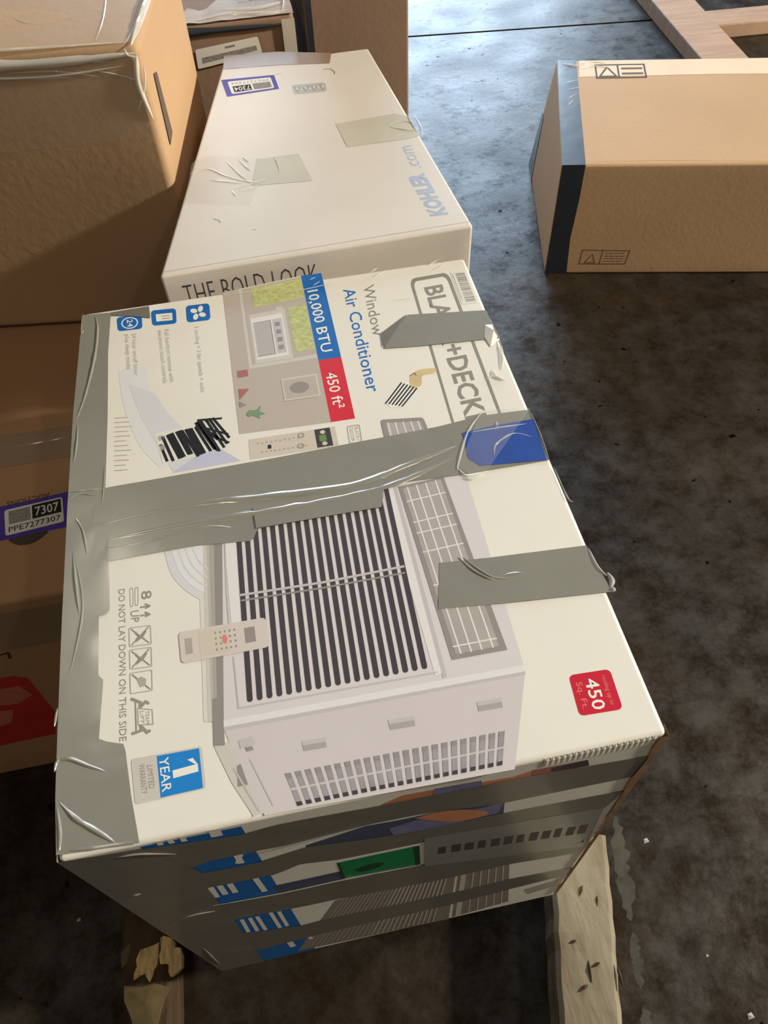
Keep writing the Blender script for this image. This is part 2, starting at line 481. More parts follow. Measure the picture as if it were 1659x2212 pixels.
boxes('housing', [(-.28, .28, -.28, .28, .03, .16)], 'steel_grey', t, .02)
boxes('bracket', [(-.03, .03, -.03, .03, .16, .5)], 'steel_grey', t, .005)

# ------------------------------------------------------------------ air conditioner carton
AW, AD, AH = .426, .570, .560
AC = root('air_conditioner_carton', 'white printed window air conditioner carton bound with grey tape, in the foreground', 'carton', (-.203, 0, .10))
carton_body('body', AW, AD, AH, 'white_board', AC, .004)
TP = Face(AC, (0, 0, AH), (1, 0, 0), (0, 1, 0))
FP = Face(AC, (0, 0, 0), (1, 0, 0), (0, 0, 1))
LP = Face(AC, (0, AD, 0), (0, -1, 0), (0, 0, 1))

# swooshes under everything else
TP.sheet('swoosh_print', [
    ('pk_swoosh3', smooth([(0.0375,0.4700), (0.0436,0.4152), (0.0574,0.3628), (0.0759,0.3297)], 6) + smooth([(0.1160,0.3264), (0.0880,0.3739), (0.0714,0.4153), (0.0655,0.4705)], 6)),
    ('pk_swoosh', smooth([(0.0482,0.4470), (0.0578,0.4056), (0.0704,0.3688), (0.0883,0.3213)], 6) + smooth([(0.1497,0.3217), (0.1173,0.3493), (0.0887,0.3923), (0.0739,0.4278)], 6), 1),
    ('pk_swoosh2', [(0.0870,0.3205), (0.1258,0.3474), (0.1497,0.3217)], 2),
    ])
TP.sheet('fan_swoosh_print', [
    ('pk_swoosh', smooth([(0.0773,0.2355), (0.0823,0.2108), (0.0930,0.1926), (0.1072,0.1784)], 6) + [(0.1179,0.1717), (0.1224,0.2353)], 1),
    ('pk_swoosh3', smooth([(0.0832,0.2351), (0.0882,0.2142), (0.0970,0.1976), (0.1095,0.1850)], 6) + [(0.1185,0.1804), (0.1223,0.2344)], 2),
    ('pk_swoosh', stroke(smooth([(0.0890,0.2348), (0.0933,0.2168), (0.1010,0.2022), (0.1103,0.1929)], 6), .0012), 3),
    ('pk_swoosh', stroke(smooth([(0.0949,0.2345), (0.0988,0.2189), (0.1058,0.2066), (0.1115,0.2003)], 6), .0012), 3),
    ('pk_swoosh', stroke(smooth([(0.1007,0.2347), (0.1047,0.2214), (0.1093,0.2133), (0.1124,0.2089)], 6), .0012), 3)])

# brand frame and name
bo = rrect(quad((0.3571,0.5460), (0.3483,0.2688), (0.3982,0.2689), (0.4021,0.5480)), .05, .14, n=6)
bi = rrect(quad((0.3600,0.5403), (0.3504,0.2717), (0.3956,0.2718), (0.3985,0.5421)), .045, .12, n=6)
TP.sheet('brand_frame', [('pk_grey_text', ring(bo, bi))], 2)
TP.sheet('brand_name', [('pk_grey_text', text('BLACK+DECKER', (0.3703,0.5278), (0.3636,0.2951), (0.3905,0.5288), 0.022))], 2, 'large grey brand lettering')
TP.sheet('product_title', [
    ('pk_blue_text', text('Air Conditioner', (0.2822,0.5446), (0.2794,0.3815), (0.2953,0.5456), 0.004)),
    ('pk_grey_text', text('Window', (0.3046,0.5451), (0.3001,0.4614), (0.3168,0.5464), 0.0))], 2, 'blue and grey product title')
# banner
TP.sheet('banner', [('pk_blue', [(0.2400,0.5799), (0.2631,0.5795), (0.2625,0.4377), (0.2392,0.4388)]),
                    ('pk_red', [(0.2392,0.4388), (0.2625,0.4377), (0.2616,0.3506), (0.2383,0.3509)]),
                    ('pk_white', text('10,000 BTU', (0.2434,0.5513), (0.2441,0.4490), (0.2548,0.5519), 0.008), 1),
                    ('pk_white', text('450 ft\u00b2', (0.2432,0.4178), (0.2440,0.3671), (0.2540,0.4180), 0.008), 1)], 2, 'blue and red rating banner')
# room picture
rm = quad((0.1514,0.5707), (0.2400,0.5799), (0.2383,0.3509), (0.1512,0.3548))
P = [('pk_room_wall', rect(rm, 0, 1, 0, 1)),
     ('pk_room_trim', rect(rm, .20, 1, 0, .60), 1), ('pk_room_wall', rect(rm, .24, 1, .01, .575), 2),
     ('pk_leaf', rect(rm, .36, .99, .02, .17), 3), ('pk_room_trim', rect(rm, .62, .70, .20, .57), 3),
     ('pk_leaf', rect(rm, .76, .99, .22, .54), 3),
     ('pk_room_trim', rect(rm, .28, .72, .22, .575), 3), ('pk_unit_light', rect(rm, .30, .68, .25, .55), 4),
     ('pk_room_dark', rect(rm, .32, .53, .285, .53), 5), ('pk_unit_shade', rect(rm, .55, .66, .285, .53), 5)]
for i in range(11): P.append(('pk_unit_light', rect(rm, .325 + .018 * i, .333 + .018 * i, .29, .525), 6))
for i in range(4): P.append(('pk_room_dark', rect(rm, .575, .635, .31 + .055 * i, .34 + .055 * i), 6))
P += [('pk_terra', rect(rm, .06, .18, .60, .645), 3), ('pk_terra', [rm(.05, .72), rm(.17, .73), rm(.05, .79)], 3),
      ('pk_room_dark', [rm(.04, .80), rm(.12, .83), rm(.04, .84)], 3),
      ('pk_plant', [rm(.10, .885), rm(.14, .865), rm(.22, .87), rm(.27, .845), rm(.25, .88), rm(.31, .90), rm(.24, .905), rm(.25, .925), rm(.17, .90), rm(.12, .905)], 3),
      ('pk_room_trim', rect(rm, .54, .95, .70, .84), 3), ('pk_room_wall', rect(rm, .56, .93, .71, .83), 4), ('pk_room_dark', ell(rm, .73, .77, .11, .035), 5)]
TP.sheet('room_picture', P, 2)
# feature icons
ic = quad((0.1100,0.5568), (0.1356,0.5556), (0.1353,0.5272), (0.1101,0.5285))
P = [('pk_blue', rrect(ic, .14, .2))]
for a in range(4):
    c, s = math.cos(a * math.pi / 2 + .3), math.sin(a * math.pi / 2 + .3)
    P.append(('pk_white', ell(lambda x, y: ic(.5 + (x * c - y * s) * .8, .5 + x * s + y * c), .25, .07, .19, .135, 12), 1))
TP.sheet('fan_icon', P, 2)
ic = quad((0.0724,0.5577), (0.0993,0.5553), (0.0993,0.5295), (0.0734,0.5317))
TP.sheet('remote_icon', [('pk_blue', rrect(ic, .14, .2)), ('pk_white', rect(ic, .18, .84, .28, .76), 1),
                         ('pk_mid_text', lines_text(ic, [(.42, .42, .74, .05), (.58, .42, .74, .05)], .5), 2)], 2)
ic = quad((0.0356,0.5545), (0.0624,0.5529), (0.0631,0.5295), (0.0372,0.5310))
TP.sheet('timer_icon', [('pk_blue', rrect(ic, .14, .2)), ('pk_white', ring(ell(ic, .5, .5, .34, .42), ell(ic, .5, .5, .29, .35)), 1),
                        ('pk_white', text('24', ic(.40, .25), ic(.40, .78), ic(.62, .25), 0.01), 1)], 2)
for row in ([
    ('pk_light_text', text('3 cooling + 3 fan speeds + auto', (0.1176,0.5206), (0.1187,0.4189), (0.1220,0.5203))),
    ('pk_light_text', text('Full function remote with', (0.0859,0.5227), (0.0889,0.4403), (0.0903,0.5224))),
    ('pk_light_text', text('electronic touch controls', (0.0790,0.5228), (0.0825,0.4405), (0.0834,0.5225))),
    ('pk_light_text', text('24 hour on/off timer', (0.0518,0.5238), (0.0538,0.4579), (0.0562,0.5236))),
    ('pk_light_text', text('plus sleep mode', (0.0445,0.5240), (0.0464,0.4693), (0.0489,0.5237)))]): TP.sheet('feature_text', [row], 2)
tq = quad((0.0347,0.4077), (0.0344,0.3361), (0.0537,0.3335), (0.0542,0.4001))
TP.sheet('small_print', [('pk_light_text', lines_text(quad((0.0343,0.4078), (0.0543,0.4051), (0.0511,0.3240), (0.0345,0.3260)),
                          [(.06 + .075 * i, .02, .62 + .3 * ((i * 7) % 5) / 5, .012) for i in range(12)], 1.2, 4))], 2)
# crossed out shipping label
lb = quad((0.0732,0.3748), (0.1193,0.3835), (0.1428,0.3424), (0.0790,0.3335))
TP.sheet('crossed_out_label', [('sticker_white', [(0.0723,0.3732), (0.1180,0.3763), (0.1324,0.3792), (0.1427,0.3407), (0.0790,0.3330)]),
                               ('pk_light_text', lines_text(quad((0.0749,0.3720), (0.0801,0.3726), (0.0835,0.3423), (0.0783,0.3405)), [(.1, .0, .9, .2), (.5, 0, .9, .2)], 2), 1)], 3)
TP.sheet('marker_scribble', [('marker', merge(
    *[stroke([(0.0775,0.3571), (0.0829,0.3361)], .0028), stroke([(0.0799,0.3666), (0.0884,0.3354)], .0030), stroke([(0.0843,0.3681), (0.0944,0.3370)], .0030), stroke([(0.0887,0.3695), (0.0987,0.3383)], .0030),
      stroke([(0.0931,0.3703), (0.1031,0.3402)], .0030), stroke([(0.0980,0.3710), (0.1114,0.3360)], .0030), stroke([(0.1019,0.3714), (0.1128,0.3380)], .0030), stroke([(0.1068,0.3715), (0.1175,0.3387)], .0030),
      stroke([(0.1112,0.3723), (0.1232,0.3398)], .0030), stroke([(0.1120,0.3783), (0.1272,0.3412)], .0030), stroke([(0.1165,0.3798), (0.1312,0.3380)], .0028), stroke([(0.1214,0.3805), (0.1358,0.3416)], .0028),
      stroke([(0.1245,0.3810), (0.1387,0.3457)], .0028), stroke([(0.1281,0.3809), (0.1414,0.3528)], .0028), stroke([(0.1139,0.3816), (0.1359,0.3791)], .0024), stroke([(0.1118,0.3746), (0.1405,0.3572)], .0024),
      stroke([(0.0870,0.3687), (0.0965,0.3376)], .0036), stroke([(0.0958,0.3709), (0.1052,0.3403)], .0036), stroke([(0.1046,0.3714), (0.1149,0.3381)], .0036), stroke([(0.1142,0.3790), (0.1296,0.3395)], .0036), stroke([(0.1182,0.3646), (0.1405,0.3464)], .0024), stroke([(0.1185,0.3701), (0.1306,0.3534)], .0036)]))], 5, 'black marker scribble')
# control panel picture
cp = quad((0.1592,0.3458), (0.2409,0.3448), (0.2409,0.3198), (0.1581,0.3210))
P = [('pk_panel', rect(cp, 0, 1, 0, 1)), ('pk_display', rect(cp, .76, .94, .02, .94), 1), ('pk_green', rect(cp, .80, .88, .34, .66), 2),
     ('pk_panel', ell(cp, .85, .2, .03, .1), 2), ('pk_panel', ell(cp, .85, .78, .03, .1), 2), ('pk_black', rect(cp, .21, .25, .42, .62), 1)]
for i in range(11): P.append(('pk_light_text', ell(cp, .10 + .052 * i, .30 if i % 2 else .26, .014, .055, 8), 1)); P.append(('pk_light_text', ell(cp, .14 + .05 * i, .74, .014, .05, 8), 1))
for cx, cy in ((.60, .2), (.58, .72)): P.append(('pk_mid_text', ring(ell(cp, cx, cy, .04, .13), ell(cp, cx, cy, .025, .08)), 1))
TP.sheet('control_panel_picture', P, 2)
sq = quad((0.2517,0.3424), (0.2646,0.3425), (0.2631,0.3195), (0.2508,0.3193))
TP.sheet('small_brand_mark', [('pk_light_text', ring(rrect(sq, .15, .12), rrect(sq, .12, .09, .08, .92, .06, .94))),
                              ('pk_light_text', text('BLACK+', sq(.58, .12), sq(.58, .88), sq(.84, .12))), ('pk_light_text', text('DECKER', sq(.2, .12), sq(.2, .88), sq(.46, .12)))], 2)
# barcode label at the far right corner
bq = quad((0.4039,0.5468), (0.4201,0.5455), (0.4197,0.4894), (0.4030,0.4901))
P = [('sticker_white', rect(bq, 0, 1, 0, 1))]
r = random.Random(5); t = .05
while t < .92:
    w = r.choice((.012, .02, .032)); P.append(('sticker_grey' if r.random() < .3 else 'pk_grey_text', rect(bq, .32, .96, t, t + w), 1)); t += w + r.choice((.012, .02, .03))
P.append(('pk_light_text', lines_text(quad(bq(.08, .05), bq(.08, .9), bq(.26, .9), bq(.26, .05)), [(.1, .0, 1, .3)], 1), 1))
TP.sheet('barcode_label', P, 3)
# striped code patch and the torn spot above it
sp = [(0.3145,0.3893), (0.3206,0.3872), (0.3296,0.3772), (0.3100,0.3552), (0.2980,0.3567), (0.2925,0.3637), (0.3019,0.3783)]
P = [('pk_white', sp)]
for i in range(6):
    a = (0.3143,0.3887); b = (0.2930,0.3636); c = (0.3290,0.3767); d = (0.3095,0.3553)
    k0 = i / 5.6; k1 = k0 + .085
    m_ = lambda k: [(a[j] + (c[j] - a[j]) * k, b[j] + (d[j] - b[j]) * k) for j in (0, 1)]
    A0 = tuple(a[j] + (c[j] - a[j]) * k0 for j in (0, 1)); A1 = tuple(a[j] + (c[j] - a[j]) * k1 for j in (0, 1))
    B0 = tuple(b[j] + (d[j] - b[j]) * k0 for j in (0, 1)); B1 = tuple(b[j] + (d[j] - b[j]) * k1 for j in (0, 1))
    P.append(('pk_black', [A0, A1, B1, B0], 1))
TP.sheet('striped_code', P, 2)
TP.sheet('torn_patch', [('torn_tan', smooth([(0.3252,0.3956), (0.3356,0.4020), (0.3519,0.4003), (0.3494,0.3941), (0.3369,0.3929), (0.3331,0.3804), (0.3225,0.3788), (0.3252,0.3956)], 4)),
                        ('raw_edge', stroke([(0.3252,0.3956), (0.3305,0.3984), (0.3310,0.3942)], .0012), 1)], 3)

# ---- big picture of the unit
sd = [('pk_shadow0', [(0.1058,0.2341), (0.1247,0.2348), (0.1138,0.0739), (0.1012,0.0766)]), ('pk_shadow1', [(0.1097,0.2342), (0.1247,0.2348), (0.1138,0.0739), (0.1045,0.0759)], 1), ('pk_shadow15', [(0.1129,0.2345), (0.1255,0.2346), (0.1145,0.0738), (0.1068,0.0754)], 1), ('pk_shadow2', [(0.1156,0.2344), (0.1255,0.2346), (0.1145,0.0738), (0.1091,0.0749)], 2),
      ('pk_shadow3', [(0.1192,0.2350), (0.1263,0.2354), (0.1148,0.0596), (0.1111,0.0745)], 2), ('pk_shadow3', [(0.1087,0.0932), (0.1159,0.0936), (0.1152,0.0560), (0.1073,0.0570)], 3),
      ('pk_shadow1', [(0.1073,0.0570), (0.1200,0.0585), (0.1382,0.0033), (0.1306,0.0024), (0.1176,0.0286)], 1), ('pk_shadow3', [(0.1224,0.0392), (0.1251,0.0403), (0.1289,0.0247), (0.1218,0.0245)], 3)]
TP.sheet('unit_picture_shadow', sd, 2)
fu = [('pk_unit', [(0.1226,0.2392), (0.2713,0.2695), (0.3470,0.2719), (0.3419,0.0673), (0.1143,0.0709)]),
      ('pk_unit_side', [(0.1143,0.0716), (0.3421,0.0680), (0.3124,-0.0027), (0.1380,0.0015), (0.1248,0.0370)], 1),
      ('pk_unit_light', [(0.1132,0.0747), (0.3426,0.0718), (0.3420,0.0665), (0.1142,0.0695)], 2),
      ('pk_unit_shade', [(0.1135,0.0697), (0.3416,0.0662), (0.3409,0.0641), (0.1140,0.0667)], 2),
      ('pk_unit_light', [(0.1281,0.2380), (0.1377,0.2389), (0.1348,0.1510), (0.1275,0.1517)], 2),
      ('pk_unit_shade', stroke([(0.1286,0.2340), (0.1262,0.1831), (0.1258,0.1487)], .0012), 3), ('pk_unit_shade', stroke([(0.1270,0.1240), (0.1273,0.0819), (0.2770,0.0796)], .0012), 3),
      ('pk_unit_light', [(0.2701,0.2590), (0.2797,0.2611), (0.2801,0.0777), (0.2746,0.0770)], 2), ('pk_unit_shade', [(0.2797,0.2611), (0.2832,0.2614), (0.2832,0.0744), (0.2798,0.0736)], 2),
      ('pk_unit_shade', stroke([(0.1200,0.0380), (0.1347,0.0053)], .0012), 3), ('pk_unit_shade', stroke([(0.1318,0.0423), (0.1444,0.0071)], .0010), 3)]
TP.sheet('unit_picture', fu, 3)
sl = []
tl, tr, br, bl = (0.1411,0.2562), (0.2737,0.2646), (0.2685,0.0860), (0.1361,0.0871)
for i in range(19):
    k = i / 18
    a = tuple(tl[j] + (tr[j] - tl[j]) * k for j in (0, 1)); b = tuple(bl[j] + (br[j] - bl[j]) * k for j in (0, 1))
    cut = .012
    a = tuple(a[j] + (b[j] - a[j]) * cut for j in (0, 1))
    w = .0021
    pts = [(a[0] - w, a[1]), (a[0] + w, a[1])] + [(b[0] + w * math.cos(t2), b[1] + w * math.sin(t2)) for t2 in [0, -.5, -1.0, -1.57, -2.1, -2.6, -3.14]]
    sl.append(('pk_slit', pts))
sl += [('pk_unit_shade', stroke([(0.1371,0.1781), (0.2051,0.1759), (0.2718,0.1770)], .0022), 1), ('pk_louver_dark', stroke([(0.1374,0.1728), (0.2043,0.1707), (0.2713,0.1707)], .0016), 1)]
TP.sheet('unit_grille_picture', sl, 6)
# louvre column
lo = quad((0.2852,0.3446), (0.3258,0.3385), (0.3333,0.0880), (0.2908,0.0875))
P = [('pk_louver_dark', [(0.2846,0.2601), (0.3266,0.2626), (0.3335,0.0864), (0.2900,0.0869)]), ('pk_louver', [(0.2881,0.2571), (0.3234,0.2601), (0.3282,0.0907), (0.2939,0.0908)], 1)]
for k in (.12, .36, .60, .86):
    P.append(('pk_unit_light', stroke([tuple((0.2881,0.2571)[j] + ((0.3234,0.2601)[j] - (0.2881,0.2571)[j]) * k for j in (0, 1)),
                                       tuple((0.2939,0.0908)[j] + ((0.3282,0.0907)[j] - (0.2939,0.0908)[j]) * k for j in (0, 1))], .0013), 2))
for k in (.09, .23, .30, .42, .62, .96):
    P.append(('pk_unit_light', stroke([tuple((0.2881,0.2571)[j] + ((0.2939,0.0908)[j] - (0.2881,0.2571)[j]) * k for j in (0, 1)),
                                       tuple((0.3234,0.2601)[j] + ((0.3282,0.0907)[j] - (0.3234,0.2601)[j]) * k for j in (0, 1))], .0012), 2))
uq = quad((0.2849,0.3434), (0.3251,0.3374), (0.3275,0.3020), (0.2839,0.3089))
P += [('pk_louver_dark', rrect(uq, .06, .12)), ('pk_louver', rect(uq, .1, .9, .14, 1), 1)]
for k in (.15, .32, .5, .68, .84): P.append(('pk_unit_light', stroke([uq(k, .14), uq(k, 1)], .0012), 2))
TP.sheet('unit_louver_picture', P, 6)
P = []
for cx in (quad((0.1696,0.0474), (0.1866,0.0469), (0.1865,0.0397), (0.1699,0.0401)), quad((0.2330,0.0503), (0.2521,0.0495), (0.2515,0.0421), (0.2332,0.0428)), quad((0.2996,0.0504), (0.3182,0.0501), (0.3170,0.0427), (0.2990,0.0432))):
    TP.sheet('clip_picture', [('pk_shadow2', rect(cx, 0, 1, 0, 1)), ('pk_unit_shade', rect(cx, 0, 1, 0, .45), 1)], 6)
vq = quad((0.1538,0.0270), (0.3153,0.0252), (0.3064,0.0018), (0.1598,0.0032))
for i in range(23):
    s0 = i / 23 + .006; s1 = s0 + .026
    P += [('pk_vent', rect(vq, s0, s1, 0, .46)), ('pk_louver_dark', rect(vq, s0, s1, 0, .16), 1), ('pk_vent', rect(vq, s0, s1, .52, 1)), ('pk_slit', rect(vq, s0, s1, .88, 1), 1)]
TP.sheet('hinge_picture', [('pk_unit_shade', [(0.1249,0.0574), (0.1351,0.0588), (0.1368,0.0529), (0.1260,0.0510)]), ('pk_louver_dark', rect(quad((0.1294,0.0513), (0.1343,0.0513), (0.1351,0.0484), (0.1301,0.0481)), 0, 1, 0, 1), 1)], 6)
TP.sheet('unit_side_vent_picture', P, 6)
# remote control picture
rc = quad((0.0862,0.1547), (0.1549,0.1535), (0.1549,0.1269), (0.0872,0.1269))
P = [('pk_remote', rrect(rc, .05, .14)), ('pk_panel', rect(rc, .22, .56, .1, .9), 1), ('pk_louver_dark', rect(rc, .74, .86, .24, .74), 1), ('pk_louver', rect(rc, .06, .14, .25, .75), 1),
     ('pk_remote_red', ell(rc, .51, .48, .03, .14), 2)]
for i in range(5):
    for j in range(4): P.append(('pk_mid_text', rect(rc, .40 + .055 * i, .42 + .055 * i, .2 + .18 * j, .27 + .18 * j), 1))
TP.sheet('remote_picture', P, 8)
# handling marks
TP.sheet('handling_text', [('pk_mid_text', text('DO NOT LAY DOWN ON THIS SIDE', (0.0392,0.2047), (0.0404,0.0744), (0.0444,0.2044), 0.0)),
                           ('pk_mid_text', text('UP', (0.0488,0.1823), (0.0491,0.1715), (0.0554,0.1817), 0.004)),
                           ('pk_mid_text', text('8', (0.0575,0.1989), (0.0578,0.1908), (0.0657,0.1989), 0.006)),
                           ('pk_mid_text', stroke([(0.0569,0.1840), (0.0636,0.1839)], .0014)), ('pk_mid_text', stroke([(0.0607,0.1863), (0.0643,0.1837), (0.0610,0.1823)], .0014)),
                           ('pk_mid_text', stroke([(0.0568,0.1762), (0.0634,0.1761)], .0014)), ('pk_mid_text', stroke([(0.0605,0.1785), (0.0642,0.1760), (0.0609,0.1745)], .0014))], 2)
P = []
b1 = quad((0.0482,0.2045), (0.0557,0.2042), (0.0555,0.1861), (0.0485,0.1858))
for k in (0, .55): P.append(('pk_light_text', ring(rrect(b1, .15, .15, k, k + .4, 0, 1), rrect(b1, .1, .1, k + .07, k + .33, .05, .95))))
for i, (a, b, c, d) in enumerate((((0.0473,0.1672), (0.0647,0.1660), (0.0651,0.1485), (0.0476,0.1498)), ((0.0476,0.1474), (0.0650,0.1465), (0.0651,0.1293), (0.0479,0.1302)), ((0.0479,0.1274), (0.0650,0.1269), (0.0650,0.1092), (0.0482,0.1098)))):
    q = quad(a, b, c, d)
    P.append(('pk_light_text', ring(rrect(q, .08, .08), rrect(q, .05, .05, .04, .96, .04, .96))))
    P.append(('pk_mid_text', stroke([q(.12, .1), q(.88, .9)], .0010)))
    if i < 2: P.append(('pk_mid_text', stroke([q(.12, .9), q(.88, .1)], .0010)))
    P.append(('pk_light_text', [q(.3, .35), q(.5, .25), q(.72, .4), q(.7, .7), q(.45, .75)]) if i == 2 else ('pk_mid_text', stroke([q(.3, .3), q(.45, .5), q(.3, .75), q(.6, .55), q(.75, .3)], .0016)))
q = quad((0.0485,0.1067), (0.0648,0.1003), (0.0656,0.0751), (0.0490,0.0761))
P += [('pk_mid_text', stroke([q(.05, .02), q(.45, .08), q(.42, .22), q(.7, .02)], .0022)), ('pk_mid_text', ell(q, .78, .06, .07, .05)), ('pk_mid_text', stroke([q(.05, .92), q(.45, .86), q(.42, .74), q(.7, .94)], .0022)), ('pk_mid_text', ell(q, .78, .9, .07, .05)),
      ('pk_light_text', ring(rect(q, .3, .98, .24, .72), rect(q, .34, .94, .27, .69))), ('pk_light_text', text('TEAM', q(.66, .30), q(.66, .68), q(.82, .30))), ('pk_light_text', text('LIFT', q(.42, .32), q(.42, .66), q(.58, .32))), ('pk_mid_text', stroke([q(.22, .1), q(.22, .88)], .001))]
TP.sheet('handling_marks', P, 2)
# warranty sticker
w1 = quad((0.0486,0.0597), (0.0988,0.0588), (0.0999,0.0281), (0.0513,0.0270))
TP.sheet('warranty_badge', [('pk_shadow1', rrect(w1, .05, .07)), ('pk_blue_bright', rect(w1, .36, .96, .04, .98), 1),
                            ('pk_white', text('YEAR', w1(.39, .1), w1(.39, .88), w1(.52, .1), 0.006), 2), ('pk_white', merge([w1(.56, .44), w1(.92, .40), w1(.92, .58), w1(.56, .62)], [w1(.78, .26), w1(.90, .42), w1(.92, .42), w1(.86, .24)]), 2),
                            ('pk_mid_text', text('LIMITED', w1(.21, .22), w1(.21, .74), w1(.29, .22)), 1), ('pk_mid_text', text('WARRANTY', w1(.10, .16), w1(.10, .82), w1(.18, .16)), 1)], 3, 'blue and grey one year badge')
# red badge
rb = quad((0.3720,0.0567), (0.4037,0.0553), (0.4017,0.0234), (0.3693,0.0248))
TP.sheet('coverage_badge', [('pk_red_dark', rrect(rb, .12, .12)), ('pk_white', text('450', rb(.34, .16), rb(.34, .92), rb(.64, .16), 0.012), 1),
                            ('pk_remote_red', text('Sq. Ft.', rb(.12, .2), rb(.12, .86), rb(.26, .2)), 1), ('pk_remote_red', text('cooling up to', rb(.76, .12), rb(.76, .86), rb(.86, .12)), 1)], 2, 'red coverage badge')

# ---- tape on the lid
TP.tape('edge_tape', [(-0.0011,0.5663), (-0.0052,0.4136), (-0.0057,0.2989), (-0.0051,0.1810), (-0.0039,0.0844), (-0.0032,0.0440), (-0.0006,0.0040)],
        [(0.0296,0.5638), (0.0274,0.5007), (0.0281,0.4060), (0.0272,0.3156), (0.0303,0.2555), (0.0327,0.1832), (0.0239,0.1833), (0.0245,0.1301), (0.0284,0.1285), (0.0259,0.0782), (0.0444,0.0715), (0.0488,0.0332), (0.0541,0.0005)], 'grey_tape', 11, 90, 9, .0010, 2)
TP.sheet('tape_flap', [('grey_tape_shaded', [(0.0277,0.5587), (0.0286,0.5640), (0.0705,0.5653), (0.0717,0.5445), (0.0544,0.5517)])], 10)
TP.tape('cross_tape', [(0.0157,0.3143), (0.0272,0.3156), (0.1835,0.3176), (0.3350,0.3223), (0.3791,0.3270), (0.4254,0.3246)], [(0.0195,0.2328), (0.0306,0.2347), (0.1058,0.2346), (0.1522,0.2293), (0.1570,0.2411), (0.2662,0.2414), (0.2729,0.2648), (0.3408,0.2611), (0.4243,0.2603)], 'grey_tape', 12, 80, 10, .0012, 5)
TP.tape('overlap_tape', [(0.1555,0.2633), (0.2743,0.2716)], [(0.1562,0.2412), (0.2660,0.2404)], 'grey_tape', 26, 30, 6, .0003, 9)
TP.tape('short_tape', [(0.3106,0.4495), (0.3411,0.4867), (0.4249,0.4747)], [(0.3077,0.4400), (0.3432,0.4354), (0.4278,0.4288)], 'grey_tape', 12, 30, 8, .0008, 11)
TP.sheet('folded_tape_corner', [('grey_tape_shaded', [(0.3075,0.4415), (0.3093,0.4630), (0.3422,0.4872), (0.3315,0.4744)])], 20)
TP.tape('short_tape', [(0.3013,0.1739), (0.3441,0.1701), (0.4248,0.1648)], [(0.2904,0.1320), (0.3393,0.1262), (0.4296,0.1180)], 'grey_tape', 12, 30, 8, .0010, 14)
TP.tape('blue_patch', [(0.3563,0.3091), (0.3878,0.3116), (0.4262,0.3114)], [(0.3537,0.2777), (0.3608,0.2672), (0.3906,0.2639), (0.4222,0.2607)], 'blue_tape', 17, 30, 9, .0022, 21, 'translucent blue tape patch')
TP.tape('clear_film', [(0.3809,0.3322), (0.4011,0.3308), (0.4268,0.3249)], [(0.3422,0.2702), (0.3499,0.2586), (0.3649,0.2585)], 'film', 30, 24, 10, .003, 17)
TP.ridges('film_wrinkle', [
    ([(0.3818,0.3320), (0.3612,0.3092), (0.3436,0.2755), (0.3403,0.2662)], .0035, .0025), ([(0.3412,0.2693), (0.3476,0.2580), (0.3660,0.2594)], .005, .003),
    ([(0.3430,0.2568), (0.3508,0.2540), (0.3635,0.2566)], .004, .003), ([(0.3586,0.3080), (0.3842,0.3082), (0.4235,0.3072)], .003, .002),
    ([(0.3777,0.2763), (0.3833,0.2895), (0.4027,0.2981), (0.4182,0.2904)], .0028, .0016), ([(0.3864,0.3035), (0.3909,0.3146), (0.3889,0.3030)], .0025, .002),
    ([(0.4254,0.3246), (0.4262,0.2946), (0.4242,0.2575)], .002, .0025), ([(0.4257,0.2516), (0.4262,0.2165), (0.4296,0.2105)], .0025, .002),
    ([(0.4257,0.4263), (0.4225,0.4021), (0.4159,0.3828)], .004, .004), ([(0.3962,0.3739), (0.4047,0.3753), (0.4121,0.3682)], .003, .003), ([(0.4074,0.3848), (0.4078,0.3746), (0.4150,0.3669)], .004, .004),
    ([(0.4254,0.1618), (0.4264,0.1429), (0.4306,0.1329)], .004, .003), ([(0.4324,0.1357), (0.4333,0.1278), (0.4295,0.1220)], .006, .004), ([(0.4292,0.1212), (0.4329,0.1186)], .006, .004),
    ([(0.2056,0.5529), (0.2417,0.5542), (0.2735,0.5583)], .0025, .0012), ([(0.1504,0.5643), (0.1914,0.5645), (0.2338,0.5728)], .002, .0012),
    ([(0.2480,0.5695), (0.2558,0.5727)], .0022, .001), ([(0.2506,0.5587), (0.2599,0.5649)], .0022, .001), ([(0.3169,0.5667), (0.3261,0.5731)], .003, .0012), ([(0.3184,0.5578), (0.3328,0.5663)], .003, .0012),
    ([(0.3829,0.5639), (0.3957,0.5722)], .003, .0012), ([(0.3860,0.5544), (0.4042,0.5631)], .003, .0012), ([(0.3300,0.5137), (0.3568,0.5114)], .0016, .0008)], 'film_ridge', 16)
